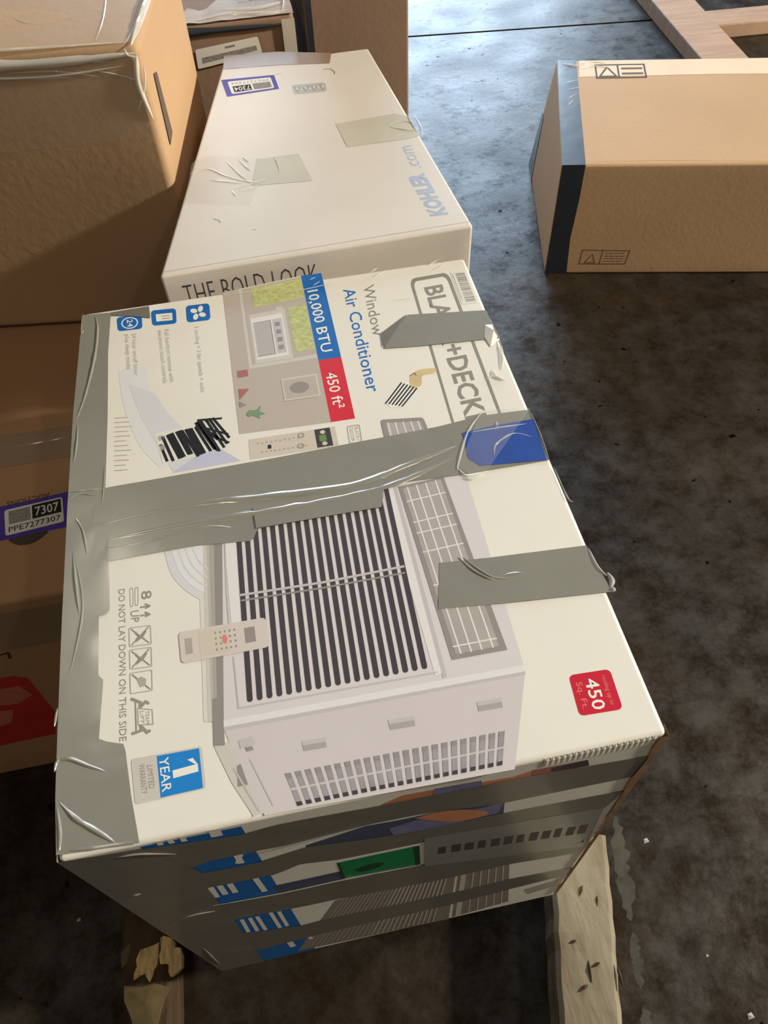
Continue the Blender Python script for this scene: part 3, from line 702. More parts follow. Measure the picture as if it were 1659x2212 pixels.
TP.ridges('tape_wrinkle', [
    ([(0.0293,0.2757), (0.1050,0.2796), (0.1620,0.2750), (0.2445,0.2700), (0.2979,0.2829), (0.3464,0.2949)], .011, .0042),
    ([(0.0327,0.2574), (0.1040,0.2593), (0.1929,0.2576), (0.2767,0.2629), (0.3409,0.2818)], .011, .0040),
    ([(0.0564,0.2748), (0.1174,0.2811), (0.1947,0.2714)], .003, .0015), ([(0.0296,0.2483), (0.0679,0.2482), (0.1076,0.2534), (0.1352,0.2474)], .004, .0016),
    ([(-0.0048,0.3173), (0.0115,0.3163), (0.0280,0.3149)], .004, .002), ([(-0.0053,0.3093), (0.0034,0.3138), (0.0199,0.3080)], .003, .002), ([(0.0260,0.3408), (0.0255,0.3132), (0.0242,0.2975)], .002, .0012),
    ([(0.0123,0.5631), (0.0157,0.5406), (0.0137,0.4966), (0.0063,0.4432), (-0.0015,0.4090)], .0045, .0030), ([(-0.0003,0.4000), (-0.0004,0.3758), (-0.0021,0.3528)], .003, .002),
    ([(0.0016,0.2869), (0.0089,0.2701), (0.0127,0.2448)], .003, .0018), ([(0.0010,0.2497), (0.0044,0.2185), (0.0085,0.1866)], .004, .0026), ([(0.0009,0.2522), (0.0091,0.2130), (0.0107,0.1862), (0.0069,0.1577), (0.0020,0.1310)], .003, .0016),
    ([(-0.0049,0.1098), (-0.0065,0.0956)], .003, .002), ([(-0.0038,0.0689), (0.0052,0.0687), (0.0184,0.0609), (0.0315,0.0538)], .005, .0028), ([(-0.0047,0.0613), (-0.0037,0.0672), (-0.0013,0.0701)], .004, .003),
    ([(0.0002,0.0385), (0.0117,0.0251), (0.0274,0.0126), (0.0382,0.0038)], .006, .0030), ([(-0.0015,0.0357), (0.0012,0.0181), (0.0011,0.0060)], .004, .002), ([(0.0078,0.0053), (0.0230,0.0039), (0.0505,0.0025)], .004, .002),
    ([(0.3179,0.1758), (0.3260,0.1616), (0.3367,0.1510), (0.3422,0.1498)], .0035, .0022), ([(0.3216,0.1746), (0.3315,0.1604), (0.3407,0.1511), (0.3532,0.1475)], .0035, .0022), ([(0.3484,0.1508), (0.3563,0.1513), (0.3658,0.1502)], .003, .0012),
    ([(-0.0011,0.5647), (-0.0012,0.5369), (0.0016,0.5393), (0.0080,0.5363)], .002, .0016)], 'tape_ridge', 14)
# tape folded over the left side of the carton
LP.tape('side_tape_or_shade', [(0, AH), (.2, AH), (AD, AH)], [(0, AH - .05), (.3, AH - .055), (AD, AH - .05)], 'grey_tape', 6, 40, 6, .001, 31)
# ---- front: print first, tape bands above
P = [('pk_blue', [(0.0529,0.5544), (0.1206,0.5525), (0.1165,0.0000), (0.0263,0.0000)])]
w_ = 'pk_white'
for a, b, wd in (((0.0659,0.5570), (0.0654,0.5499), .004), ((0.0728,0.5562), (0.0727,0.5488), .004), ((0.0813,0.5565), (0.0807,0.5471), .004), ((0.1029,0.5558), (0.1023,0.5442), .008),
                 ((0.1057,0.4912), (0.1049,0.4624), .005), ((0.1093,0.4881), (0.1025,0.4646), .004), ((0.0701,0.4084), (0.0681,0.3722), .005), ((0.0776,0.4118), (0.0762,0.3757), .005), ((0.0857,0.4110), (0.0846,0.3748), .005),
                 ((0.1069,0.4117), (0.1071,0.3560), .005), ((0.0703,0.2617), (0.0660,0.1965), .004), ((0.0780,0.2603), (0.0746,0.1916), .004), ((0.0850,0.2598), (0.0825,0.1875), .004), ((0.0989,0.2637), (0.0970,0.1814), .004), ((0.1065,0.2602), (0.1049,0.1833), .004),
                 ((0.0954,0.0897), (0.0954,0.0546), .007), ((0.1191,0.1056), (0.1195,0.0788), .005)):
    P.append((w_, stroke([a, b], wd), 1))
FP.sheet('warranty_print', P, 1, 'blue column with white marks')
FP.sheet('hand_picture', [
    ('pk_orange', [(0.2172,0.5351), (0.2332,0.5459), (0.2549,0.5442), (0.2577,0.5276), (0.2538,0.5136), (0.2225,0.5157)]),
    ('pk_violet', [(0.2559,0.5456), (0.2905,0.5420), (0.2922,0.5204), (0.2538,0.5136)], 1), ('pk_orange', [(0.2909,0.5378), (0.3153,0.5349), (0.3296,0.5402), (0.3321,0.5269), (0.3130,0.5242), (0.2903,0.5215)]),
    ('pk_terra', [(0.3285,0.5409), (0.3710,0.5375), (0.3745,0.5231), (0.3307,0.5237)], 1), ('pk_slit', [(0.3431,0.5363), (0.3702,0.5380), (0.3745,0.5231), (0.3444,0.5276)], 2),
    ('pk_navy', [(0.1563,0.4727), (0.2040,0.4902), (0.2290,0.4870), (0.2763,0.4869), (0.3139,0.4797), (0.3166,0.4412), (0.2321,0.4342), (0.1526,0.4391)]),
    ('pk_violet', [(0.2214,0.4696), (0.2435,0.4767), (0.2996,0.4713), (0.3139,0.4797), (0.3113,0.4474), (0.2668,0.4430), (0.2246,0.4469)], 1),
    ('pk_orange', smooth([(0.2417,0.4830), (0.2617,0.4861), (0.2824,0.4768), (0.3006,0.4596), (0.2996,0.4477), (0.2743,0.4497), (0.2417,0.4830)], 5), 2),
    ('pk_navy', [(0.1148,0.3677), (0.1776,0.3679), (0.1771,0.3314), (0.1164,0.3345)])], 1)
gq = quad((0.1612,0.2541), (0.2849,0.2655), (0.2872,0.0000), (0.0964,0.0160))
P = [('pk_grille', rect(gq, 0, 1, 0, 1))]
for i in range(26): P.append(('pk_grille_light' if i > 12 else 'pk_shadow2', stroke([gq(.06 + .034 * i + .02, .02), gq(.06 + .034 * i - .02, .98)], .0016), 1))
gr = quad((0.2869,0.2737), (0.3410,0.2529), (0.3625,0.0284), (0.2910,0.0085))
P += [('pk_grille', rect(gr, 0, 1, 0, 1)), ('pk_grille_light', rect(gr, .06, .16, 0, 1), 1)]
for k in (.30, .45, .6, .74, .88): P.append(('pk_grille_light', stroke([gr(k, 0), gr(k, 1)], .0014), 1))
P.append(('pk_louver', [(0.3767,0.0839), (0.4172,0.0996), (0.4173,0.0617), (0.3853,0.0497)], 1))
FP.sheet('unit_front_picture', P, 1)
FP.sheet('green_label', [('green_label', [(0.1747,0.3995), (0.2439,0.3985), (0.2451,0.3293), (0.1756,0.3404)]), ('green_dark', [(0.2411,0.3976), (0.2463,0.3981), (0.2478,0.3289), (0.2434,0.3290)], 1), ('green_dark', [(0.1747,0.3995), (0.1767,0.3995), (0.1781,0.3400), (0.1756,0.3404)], 1),
                         ('green_dark', smooth([(0.1875,0.3627), (0.2024,0.3707), (0.2146,0.3637), (0.2079,0.3520), (0.1931,0.3506), (0.1875,0.3627)], 4), 1)], 3, 'green label between the tape bands')
hq = quad((0.2505,0.4187), (0.4130,0.3915), (0.4219,0.2516), (0.2519,0.3182))
P = [('grey_sheet', rect(hq, 0, 1, 0, 1))]
for i in range(12):
    s = .075 + .075 * i; P.append(('pk_slit' if i < 8 else 'print_brown', rect(hq, s, s + (.05 if i % 3 else .042), .37 - .01 * (i % 2), .60), 1))
FP.sheet('grey_strip', P, 8, 'grey strip with a row of dark letters')
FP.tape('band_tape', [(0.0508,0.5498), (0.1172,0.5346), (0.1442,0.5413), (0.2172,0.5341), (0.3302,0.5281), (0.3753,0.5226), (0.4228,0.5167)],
        [(0.0387,0.4643), (0.0875,0.4870), (0.1191,0.4868), (0.1594,0.4853), (0.2041,0.4927), (0.2434,0.4927), (0.3135,0.4730), (0.4238,0.4694)], 'grey_tape_shaded', 6, 60, 8, .0010, 41)
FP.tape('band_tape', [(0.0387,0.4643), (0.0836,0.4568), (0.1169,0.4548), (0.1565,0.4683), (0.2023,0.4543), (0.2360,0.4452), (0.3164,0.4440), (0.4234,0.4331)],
        [(0.0296,0.3815), (0.0680,0.4106), (0.1218,0.4064), (0.1470,0.4220), (0.1755,0.4102), (0.2426,0.4055), (0.2842,0.4096), (0.4136,0.3884)], 'grey_tape_shaded', 6, 60, 8, .0010, 43)
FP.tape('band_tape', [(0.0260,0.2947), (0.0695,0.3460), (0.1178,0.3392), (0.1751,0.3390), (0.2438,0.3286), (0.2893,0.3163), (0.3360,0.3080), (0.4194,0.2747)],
        [(0.0240,0.2444), (0.0655,0.2723), (0.1197,0.2625), (0.1630,0.2592), (0.2762,0.2423), (0.3419,0.2443), (0.4229,0.2248)], 'grey_tape_shaded', 6, 60, 8, .0010, 45)
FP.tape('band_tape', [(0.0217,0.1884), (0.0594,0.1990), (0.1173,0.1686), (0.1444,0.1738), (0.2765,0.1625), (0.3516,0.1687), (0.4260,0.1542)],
        [(0.0177,0.0916), (0.0587,0.0835), (0.1205,0.0941), (0.1690,0.0960), (0.2789,0.0951), (0.3547,0.1085), (0.4248,0.1173)], 'grey_tape_shaded', 6, 60, 8, .0010, 47)
FP.tape('corner_tape', [(0.0, AH), (0.0, .3), (0.0, 0.0)], [(0.0529,0.5519), (0.0739,0.4660), (0.0677,0.4090), (0.0645,0.2736), (0.0565,0.0794), (0.0522,0.0000)], 'grey_tape_shaded', 10, 50, 8, .0014, 49)
FP.ridges('tape_wrinkle', [([(0.0592,0.3466), (0.1176,0.3374), (0.1754,0.3369), (0.2486,0.3281)], .0035, .002), ([(0.0100,0.3096), (0.0351,0.3272), (0.0570,0.3248)], .004, .002), ([(0.0337,0.5440), (0.0486,0.5413), (0.0695,0.5228)], .004, .002),
                             ([(0.0130,0.1684), (0.0073,0.0490)], .003, .002), ([(0.4140,0.2716), (0.4151,0.2811)], .004, .003), ([(0.1184,0.4803), (0.1613,0.4865), (0.2024,0.4927)], .003, .002), ([(0.0142,0.4373), (0.0216,0.4385)], .003, .002)], 'tape_ridge', 12)
# crushed near right edge: bare board and flutes
V, Fc = [], []
r = random.Random(12)
for i in range(25):
    z = AH - .002 - i * .0225; a = .0035 + .004 * r.random(); b = .004 + .006 * r.random()
    if i > 9: a *= .35; b *= .4
    V += [(AW - a, -.0012, z), (AW + .0014, -.0014, z), (AW + .0012, b, z)]
for i in range(24):
    for j in range(2): q = i * 3 + j; Fc.append((q, q + 3, q + 4, q + 1))
link('torn_edge', V, Fc, 'raw_edge', AC)['label'] = 'bare brown board along the worn near corner'
V, Fc = [], []
for i in range(20):
    x = .335 + i * .0042; n = len(V)
    V += [(x, -.0004, AH - .004), (x + .0021, -.0007, AH - .004), (x + .0042, -.0004, AH - .004), (x, -.0004, AH - .016), (x + .0021, -.0005, AH - .016), (x + .0042, -.0004, AH - .016), (x + .0021, .0006, AH + .00005)]
    Fc += [(n, n + 3, n + 4, n + 1), (n + 1, n + 4, n + 5, n + 2), (n, n + 1, n + 6), (n + 1, n + 2, n + 6)]
link('crushed_flutes', V, Fc, 'white_board', AC)
# dented spot on the right edge of the lid
V, Fc = [], []
bmx = [(AW - .012, .418, AH + .0006), (AW + .001, .428, AH - .001), (AW + .002, .442, AH - .004), (AW + .0015, .462, AH - .002), (AW - .008, .452, AH + .0008), (AW - .014, .434, AH + .001), (AW - .003, .438, AH + .004)]
link('torn_lip', bmx, [(0, 1, 6), (1, 2, 6), (2, 3, 6), (3, 4, 6), (4, 5, 6), (5, 0, 6)], ['white_board', 'raw_edge'], AC, [0, 1, 1, 0, 0, 0])

# ------------------------------------------------------------------ tapered seat carton behind
KZ = .07
K = root('tapered_carton', 'white tapered flat carton behind the air conditioner carton', 'carton', (-.115, .587, .61))
KC = [(0, 0), (.355, .011), (.321, .485), (.103, .479)]
me_v = [(x, y, 0) for x, y in KC] + [(x, y, KZ) for x, y in KC]
kb = link('body', me_v, [(0, 3, 2, 1), (4, 5, 6, 7), (0, 1, 5, 4), (1, 2, 6, 5), (2, 3, 7, 6), (3, 0, 4, 7)], 'kohler_board', K)
bevel_obj(kb, .003, 3)
KT = Face(K, (0, 0, KZ), (1, 0, 0), (0, 1, 0))
KF = Face(K, (0, 0, 0), Vector((.355, .011, 0)).normalized(), (0, 0, 1))
KT.sheet('lid_fold', [('pk_light_text', stroke([(0.0035,0.0074), (0.3553,0.0201)], .0010))], 1)
KT.sheet('site_name', [('kohler_blue', text('KOHLER', (0.3324,0.0399), (0.3241,0.1332), (0.3121,0.0401), 0.045)), ('kohler_blue', text('.com', (0.3256,0.1448), (0.3240,0.1992), (0.3074,0.1450), 0.0))], 2, 'pale blue web address')
KF.sheet('slogan', [('kohler_text', text('THE BOLD LOOK', (.020, .026), (.172, .026), (.020, .054), -0.014, 1.05))], 2, 'thin dark slogan')
s2 = quad((0.0988,0.4399), (0.1744,0.4359), (0.1767,0.3925), (0.1035,0.3882))
KT.sheet('lot_sticker', [('purple', rect(s2, 0, 1, 0, 1)), ('sticker_white', rrect(s2, .04, .08, .1, .92, .14, .9), 1), ('sticker_black', rect(s2, .16, .50, .46, .82), 2),
                         ('sticker_white', text('7304', s2(.48, .52), s2(.18, .52), s2(.48, .78), 0.01), 3), ('pk_grey_text', text('PPE7277304', s2(.86, .22), s2(.16, .22), s2(.86, .38)), 2), ('sticker_grey', rect(s2, .54, .88, .44, .82), 2)], 3, 'purple lot sticker 7304')
rq = quad((0.1953,0.3988), (0.2424,0.3949), (0.2410,0.3687), (0.1956,0.3710))
P = [('pk_light_text', rrect(rq, .1, .2))]
for i in range(7): P.append(('pk_grey_text', stroke([rq(.06 + .13 * i, .2 + .1 * (i % 3)), rq(.12 + .13 * i, .8 - .12 * (i % 2))], .0022), 1)); P.append(('kohler_board', ell(rq, .12 + .13 * i, .45 + .1 * (i % 2), .025, .14, 8), 1))
KT.sheet('recycling_marks', P, 2)
KT.tape('brown_tape', [(0.1039,0.4723), (0.1831,0.4647), (0.2577,0.4508)], [(0.1086,0.5168), (0.1881,0.5080), (0.2654,0.4825)], 'brown_tape', 5, 24, 5, .0010, 61)
KT.tape('clear_tape', [(0.2386,0.2763), (0.3184,0.2835), (0.3373,0.2710)], [(0.2438,0.2149), (0.3228,0.2159), (0.3391,0.2201)], 'clear_tape', 4, 24, 6, .0008, 63)
KT.tape('clear_tape', [(0.1276,0.2145), (0.1809,0.2147)], [(0.1160,0.1544), (0.1894,0.1487)], 'clear_tape', 4, 24, 6, .0008, 65)
KT.tape('film_sheet', [(0.0336,0.1359), (0.0465,0.2282), (0.0707,0.2391), (0.1309,0.2182)], [(0.1092,0.1123), (0.1245,0.1544), (0.1490,0.1695), (0.1641,0.1986)], 'film', 6, 20, 6, .0008, 67)
KT.ridges('film_wrinkle', [([(0.0422,0.2005), (0.0656,0.2056), (0.0871,0.1828), (0.1194,0.1609), (0.1344,0.1678)], .004, .0022), ([(0.0668,0.1793), (0.0807,0.1737), (0.1027,0.1640)], .005, .002), ([(0.0897,0.2173), (0.1018,0.1867), (0.1114,0.1661)], .003, .002),
                            ([(0.1045,0.2192), (0.1117,0.2006), (0.1175,0.1882)], .003, .002), ([(0.1108,0.2233), (0.1170,0.2082)], .003, .002), ([(0.1496,0.2157), (0.1519,0.1950), (0.1522,0.1773)], .003, .0018), ([(0.0904,0.1524), (0.1136,0.1592), (0.1285,0.1660)], .003, .0018),
                            ([(0.1010,0.1446), (0.1245,0.1544)], .003, .0015), ([(0.3054,0.2567), (0.3264,0.2612), (0.3426,0.2496)], .004, .003), ([(0.3054,0.2505), (0.3273,0.2364), (0.3424,0.2349)], .003, .003), ([(0.3444,0.2717), (0.3455,0.2402), (0.3418,0.2134)], .005, .004), ([(0.3354,0.2740), (0.3382,0.2299)], .003, .003),
                            ([(0.0902,0.1504), (0.0946,0.1360)], .003, .001)], 'film_ridge', 8)
for row in ([('pk_mid_text', stroke([(0.0652,0.0958), (0.0703,0.0916), (0.0721,0.0864)], .0012)), ('pk_mid_text', stroke([(0.1072,0.0628), (0.1114,0.0627)], .0012)), ('pk_grey_text', stroke(smooth([(0.2457,0.4346), (0.2550,0.4336), (0.2602,0.4234), (0.2591,0.4164)], 4), .0016)), ('pk_light_text', stroke([(0.1764,0.4354), (0.1849,0.4390)], .0012))]): KT.sheet('scuff', [row], 2)
# carton that carries it
UC = root('support_carton', 'plain brown carton hidden under the white tapered carton', 'carton', (-.05, .60, 0))
carton_body('body', .25, .43, .61, 'dark_board', UC, .005)

# ------------------------------------------------------------------ left stack
LB = root('lower_carton', 'brown carton with purple sticker 7307 on its lid, left of the air conditioner carton', 'carton', (-.9, .35, 0))
carton_body('body', .66, .75, .46, 'brown_board_dull', LB, .006)
LT = Face(LB, (0, 0, .46), (1, 0, 0), (0, 1, 0)); LF = Face(LB, (0, 0, 0), (1, 0, 0), (0, 0, 1))
LT.tape('lid_tape', [(0, .205), (.3, .206), (.66, .204)], [(0, .262), (.3, .262), (.66, .260)], 'brown_tape', 4, 40, 6, .0012, 71)
LT.ridges('tape_wrinkle', [([(0.5247,0.2393), (0.5597,0.2379), (0.5831,0.2384)], .004, .002), ([(0.5773,0.2372), (0.6124,0.2392)], .004, .003)], 'tape_ridge', 6)
s1 = quad((0.5231,0.0838), (0.6142,0.0890), (0.6141,0.1445), (0.5153,0.1395))
sw = quad((0.5443,0.0940), (0.6119,0.1007), (0.6079,0.1396), (0.5395,0.1334))
LT.sheet('purple_band', [('purple', [(0.5069,0.0874), (0.5491,0.0882), (0.6163,0.0920), (0.6151,0.1465), (0.5885,0.1443), (0.5012,0.1383)]), ('print_dark', smooth([(0.5482,0.0864), (0.5606,0.0770), (0.5791,0.0770), (0.5944,0.0885)], 4) + [(0.5915,0.0919), (0.5490,0.0889)], 0)], 3)
LT.sheet('lot_sticker', [('sticker_white', rrect(sw, .05, .08)), ('sticker_black', rect(sw, .47, .97, .40, .94), 1), ('sticker_white', text('7307', sw(.52, .50), sw(.93, .50), sw(.52, .84), 0.012), 2),
                         ('sticker_black', text('PPE7277307', sw(.06, .10), sw(.95, .10), sw(.06, .30), 0.006), 1), ('sticker_grey', rect(sw, .07, .44, .40, .92), 1)], 6, 'white lot sticker 7307')
LT.sheet('auction_print', [('print_dark', text('AUCTIONS', (0.5921,0.1501), (0.5409,0.1461), (0.5936,0.1424), 0.01))], 5)
for row in ([('print_dark', stroke([(0.5787,0.4358), (0.5792,0.4074), (0.5837,0.4243), (0.6035,0.4330)], .004)), ('print_dark', [(0.5852,0.4227), (0.6029,0.4311), (0.5964,0.4097), (0.5815,0.4065)]), ('print_dark', stroke([(0.5024,0.3523), (0.5129,0.3540), (0.5097,0.3404)], .004))]): LF.sheet('print_mark', [row], 1)
LF.sheet('red_logo', [('red_print', [(0.4460,0.2982), (0.4965,0.2960), (0.5094,0.2846), (0.5055,0.1794), (0.4806,0.1058), (0.4268,0.1037), (0.3590,0.0985)]), ('red_pale', [(0.4332,0.2687), (0.4911,0.2676), (0.4976,0.2381), (0.4723,0.2197), (0.4169,0.2314)], 1),
                      ('red_pale', [(0.4085,0.2120), (0.4610,0.2064), (0.4432,0.1695), (0.3816,0.1504)], 1)], 1, 'faded red logo')
LF.tape('front_tape', [(0, .36), (.66, .36)], [(0, .44), (.66, .44)], 'brown_tape', 2, 30, 5, .0006, 77)

BY = math.radians(-8)
BB = root('wrapped_carton', 'large brown carton in clear film, stacked at the upper left', 'carton', (-.095, .785, .463), BY)
carton_body('body', .62, .325, .37, 'tan_board', BB, .010, .006, 4, -.62, ('front', 'right'))
BT = Face(BB, (0, 0, .37), (1, 0, 0), (0, 1, 0)); BF = Face(BB, (0, 0, 0), (1, 0, 0), (0, 0, 1)); BR = Face(BB, (0, 0, 0), (0, 1, 0), (0, 0, 1))
BT.tape('film_sheet', [(-.6, .003), (-.3, .003), (-.012, .004)], [(-.6, .32), (-.3, .32), (-.012, .32)], 'film', 22, 40, 14, .004, 81)
BF.tape('film_sheet', [(-.6, .365), (-.3, .365), (-.004, .362)], [(-.6, .265), (-.3, .255), (-.004, .270)], 'film', 6, 40, 8, .003, 83)
BF.ridges('film_edge', [([(-.5, .358), (-.3, .361), (-.12, .357), (-.005, .362)], .016, .010), ([(-.004, .36), (-.010, .33), (-.004, .29)], .010, .008)], 'film_edge', 8)
BF.ridges('film_wrinkle', [([(-.5, .345), (-.3, .349), (-.12, .343), (-.02, .350)], .005, .004), ([(-0.0837,0.3583), (-0.0636,0.3577), (-0.0391,0.3550)], .004, .003), ([(-0.0496,0.3458), (-0.0280,0.3406), (-0.0093,0.3336)], .003, .002), ([(-0.0148,0.3681), (-0.0129,0.3608), (-0.0026,0.3579)], .004, .004),
                            ([(0.0015,0.3504), (-0.0035,0.3282), (-0.0186,0.3004)], .004, .003), ([(-0.1486,0.3486), (-0.0975,0.3483), (-0.0490,0.3398)], .002, .001), ([(-0.1310,0.3412), (-0.0794,0.3414)], .002, .001)], 'film_ridge', 8)
BT.ridges('film_edge', [([(-0.0066,-0.0011), (-0.0060,0.0644), (-0.0037,0.1280), (-0.0048,0.1834)], .014, .010)], 'film_edge', 24)
BT.ridges('film_wrinkle', [([(-.5, .004), (-.3, .006), (-.15, .003), (-.012, .008)], .007, .005), ([(-0.0127,0.0064), (-0.0076,0.0647), (-0.0060,0.1283), (-0.0060,0.1835)], .006, .004), ([(-0.0050,0.0054), (-0.0012,0.0638), (0.0007,0.1275)], .004, .004),
                            ([(-0.1619,0.0971), (-0.1344,0.0688), (-0.0979,0.0702)], .004, .002), ([(-0.0471,0.0164), (-0.0478,0.0699), (-0.0541,0.1348)], .003, .0015)], 'film_ridge', 24)
BT.sheet('red_marks', [('red_pale', [(-0.1834,0.0974), (-0.1658,0.1001), (-0.1612,0.0895), (-0.1797,0.0820)]), ('red_pale', [(-0.1593,0.1095), (-0.1444,0.1152), (-0.1432,0.1099), (-0.1579,0.1029)])], 14)
BR.sheet('printed_arrow', [('print_brown', [(0.0386,0.3232), (0.0554,0.3182), (0.0591,0.2438), (0.0307,0.2410)])], 20)

# ------------------------------------------------------------------ cartons at the back
WC = root('shrink_wrapped_carton', 'brown carton in shrink film with a long white label, behind the tapered carton', 'carton', (-.35, 1.16, 0))
carton_body('body', .458, .34, .705, 'dark_board', WC, .008, .004, 9)
WF = Face(WC, (0, -.004, 0), (1, 0, 0), (0, 0, 1)); WT = Face(WC, (0, 0, .705), (1, 0, 0), (0, 1, 0))
wl = quad((0.3001,0.6431), (0.4025,0.6555), (0.3991,0.6800), (0.3013,0.6714))
P = [('sticker_white', rrect(wl, .03, .1)), ('sticker_grey', rect(wl, .08, .94, .22, .52), 1), ('pk_grey_text', rect(wl, .46, .62, .72, .84), 1)]
WF.sheet('barcode_label', P, 4, 'long white barcode label')
WF.tape('edge_wrap', [(.438, .70), (.438, .5), (.438, .3)], [(.458, .70), (.458, .5), (.458, .3)], 'clear_tape', 6, 30, 6, .002, 91)
WT.tape('film_sheet', [(0, .0), (.458, .0)], [(0, .33), (.458, .33)], 'wrap_film', 4, 30, 12, .012, 93)
WT.ridges('film_wrinkle', [([(.30, .008), (.36, .02), (.42, .006), (.455, .012)], .010, .007), ([(.33, .04), (.40, .03), (.452, .045)], .008, .006), ([(.44, .0), (.45, .06), (.44, .12)], .008, .006)], 'film_ridge', 10)
WF.ridges('shadow_lip', [([(.0, .695), (.2, .697), (.44, .692)], .020, .010)], 'black_tape_and_shade', 3)  # dark ridge painted as the shade below the film overhang, no tape here
TC = root('tall_carton', 'tall plain brown carton standing at the back beside the open floor', 'carton', (.130, 1.20, 0))
carton_body('body', .166, .30, 1.05, 'dark_board', TC, .004)
TF = Face(TC, (0, 0, 0), (1, 0, 0), (0, 0, 1))
TF.tape('side_tape_or_shade', [(0, 0), (0, 1.05)], [(.010, 0), (.010, 1.05)], 'black_tape_and_shade', 3, 20, 4, .0006, 95)  # dark strip painted as the shaded gap beside this carton, no tape here

# ------------------------------------------------------------------ right carton
RY = math.radians(-13.1)
RB = root('long_carton', 'long brown carton with black tape round its end, lying on the floor at the right', 'carton', (.702, 1.340, 0), RY)
LBODY = carton_body('body', .80, .49, .28, 'tan_board', RB, .006, .003, 15, 0, ('top', 'front', 'left')).name
for v in bpy.data.objects[LBODY].data.vertices:             # its taped end leans outward
    tx = max(0.0, 1 - v.co.x / .4); v.co.x -= .037 * tx * (1 - (v.co.y / .49) * (v.co.z / .28))
RT = Face(RB, (0, 0, .28), (1, 0, 0), (0, 1, 0)); RF = Face(RB, (0, 0, 0), (1, 0, 0), (0, 0, 1)); RL = Face(RB, (0, .49, 0), (0, -1, 0), (0, 0, 1))
RT.tape('end_tape', [(-.036, .0), (-.018, .25), (.002, .49)], [(.014, .0), (.028, .2), (.048, .49)], 'black_tape_and_shade', 4, 30, 6, .0012, 101)
RF.tape('end_tape', [(-.036, .28), (-.036, .1), (-.036, 0)], [(.014, .28), (.014, .2), (.010, .1), (.016, 0)], 'black_tape_and_shade', 4, 30, 6, .0012, 103)
V, Fc = [], []
for i in range(7):
    z = .15 * i / 6
    for y in (.495, .46 - .05 * (1 - i / 6)):
        V.append((-.037 * (1 - min(1, y / .49) * z / .28) - .0012, y, z))
for i in range(6): Fc.append((i * 2, i * 2 + 2, i * 2 + 3, i * 2 + 1))
link('side_tape_or_shade', V, Fc, 'black_tape_and_shade', RB)
RT.tape('pale_strip', [(.045, .40), (.4, .405), (.79, .40)], [(.055, .486), (.4, .486), (.79, .486)], 'pale_strip', 5, 30, 5, .0012, 109, 'pale strip along the far edge')  # paler strip along the far edge of the lid
q = quad((0.0859,0.3901), (0.2092,0.3912), (0.2144,0.4643), (0.0906,0.4633))
RT.sheet('warning_print', [('print_dark', ring(rect(q, 0, 1, 0, 1), rect(q, .03, .97, .08, .92))), ('print_dark', rect(q, .44, .47, 0, 1)), ('print_dark', stroke([q(.08, .15), q(.24, .8), q(.40, .15), q(.08, .15)], .004)),
                           ('print_brown', rect(q, .52, .94, .25, .38)), ('print_brown', rect(q, .52, .94, .62, .74))], 11)
q = quad((0.0404,0.0270), (0.1521,0.0264), (0.1568,0.0652), (0.0432,0.0684))
RF.sheet('warning_print', [('print_brown', ring(rect(q, 0, 1, 0, 1), rect(q, .02, .98, .06, .94))), ('print_brown', rect(q, .43, .45, 0, 1)), ('print_brown', stroke([q(.12, .12), q(.24, .7), q(.34, .12), q(.12, .12)], .002)),
                           ('print_brown', lines_text(q, [(.2, .5, .92, .05), (.38, .5, .92, .05), (.56, .5, .92, .05), (.76, .5, .92, .05)], 1.2, 3))], 2)
RT.ridges('film_wrinkle', [([(.01, .47), (.04, .46), (.07, .475)], .012, .006), ([(.05, .44), (.09, .455), (.13, .44)], .010, .005), ([(.08, .48), (.12, .47)], .010, .005), ([(0.0050,0.3687), (0.0428,0.3866)], .004, .002), ([(0.0058,0.3337), (0.0452,0.3488)], .004, .002),
                            ([(0.0033,0.2882), (0.0354,0.3214)], .003, .002), ([(0.0024,0.2593), (0.0207,0.2878)], .003, .002)], 'film_ridge', 9)
RT.ridges('lid_crease', [([(.02, .012), (.2, .016), (.33, .010)], .006, .002), ([(.30, .012), (.40, .009), (.46, .010)], .005, .002)], 'tan_board', 1)

# ------------------------------------------------------------------ wooden frame on the floor, top right
WR = root('wooden_frame', 'pale wooden frame lying on the dark floor at the upper right', 'frame', (1.52, 2.36, 0), math.radians(-3))


def plank(name, parent, x0, x1, y0, y1, z0, z1, m, bevel=.004):
    return boxes(name, [(x0, x1, y0, y1, z0, z1)], m, parent, bevel)


PL = [plank('long_board', WR, -.06, .085, -.35, 1.6, 0, .05, 'wood_fresh'), plank('long_board', WR, 1.0, 1.14, -.35, 1.6, 0, .05, 'wood_fresh'),
      plank('cross_board', WR, .085, 1.0, .07, .185, 0, .045, 'wood_fresh'), plank('cross_board', WR, .085, 1.0, .80, .92, 0, .045, 'wood_fresh'), plank('cross_board', WR, .085, 1.0, 1.45, 1.57, 0, .045, 'wood_fresh')]

# ------------------------------------------------------------------ broken pallet under the carton
PA = root('broken_pallet', 'broken wooden pallet with weathered and splintered runners under the printed carton', 'pallet', (0, 0, 0))


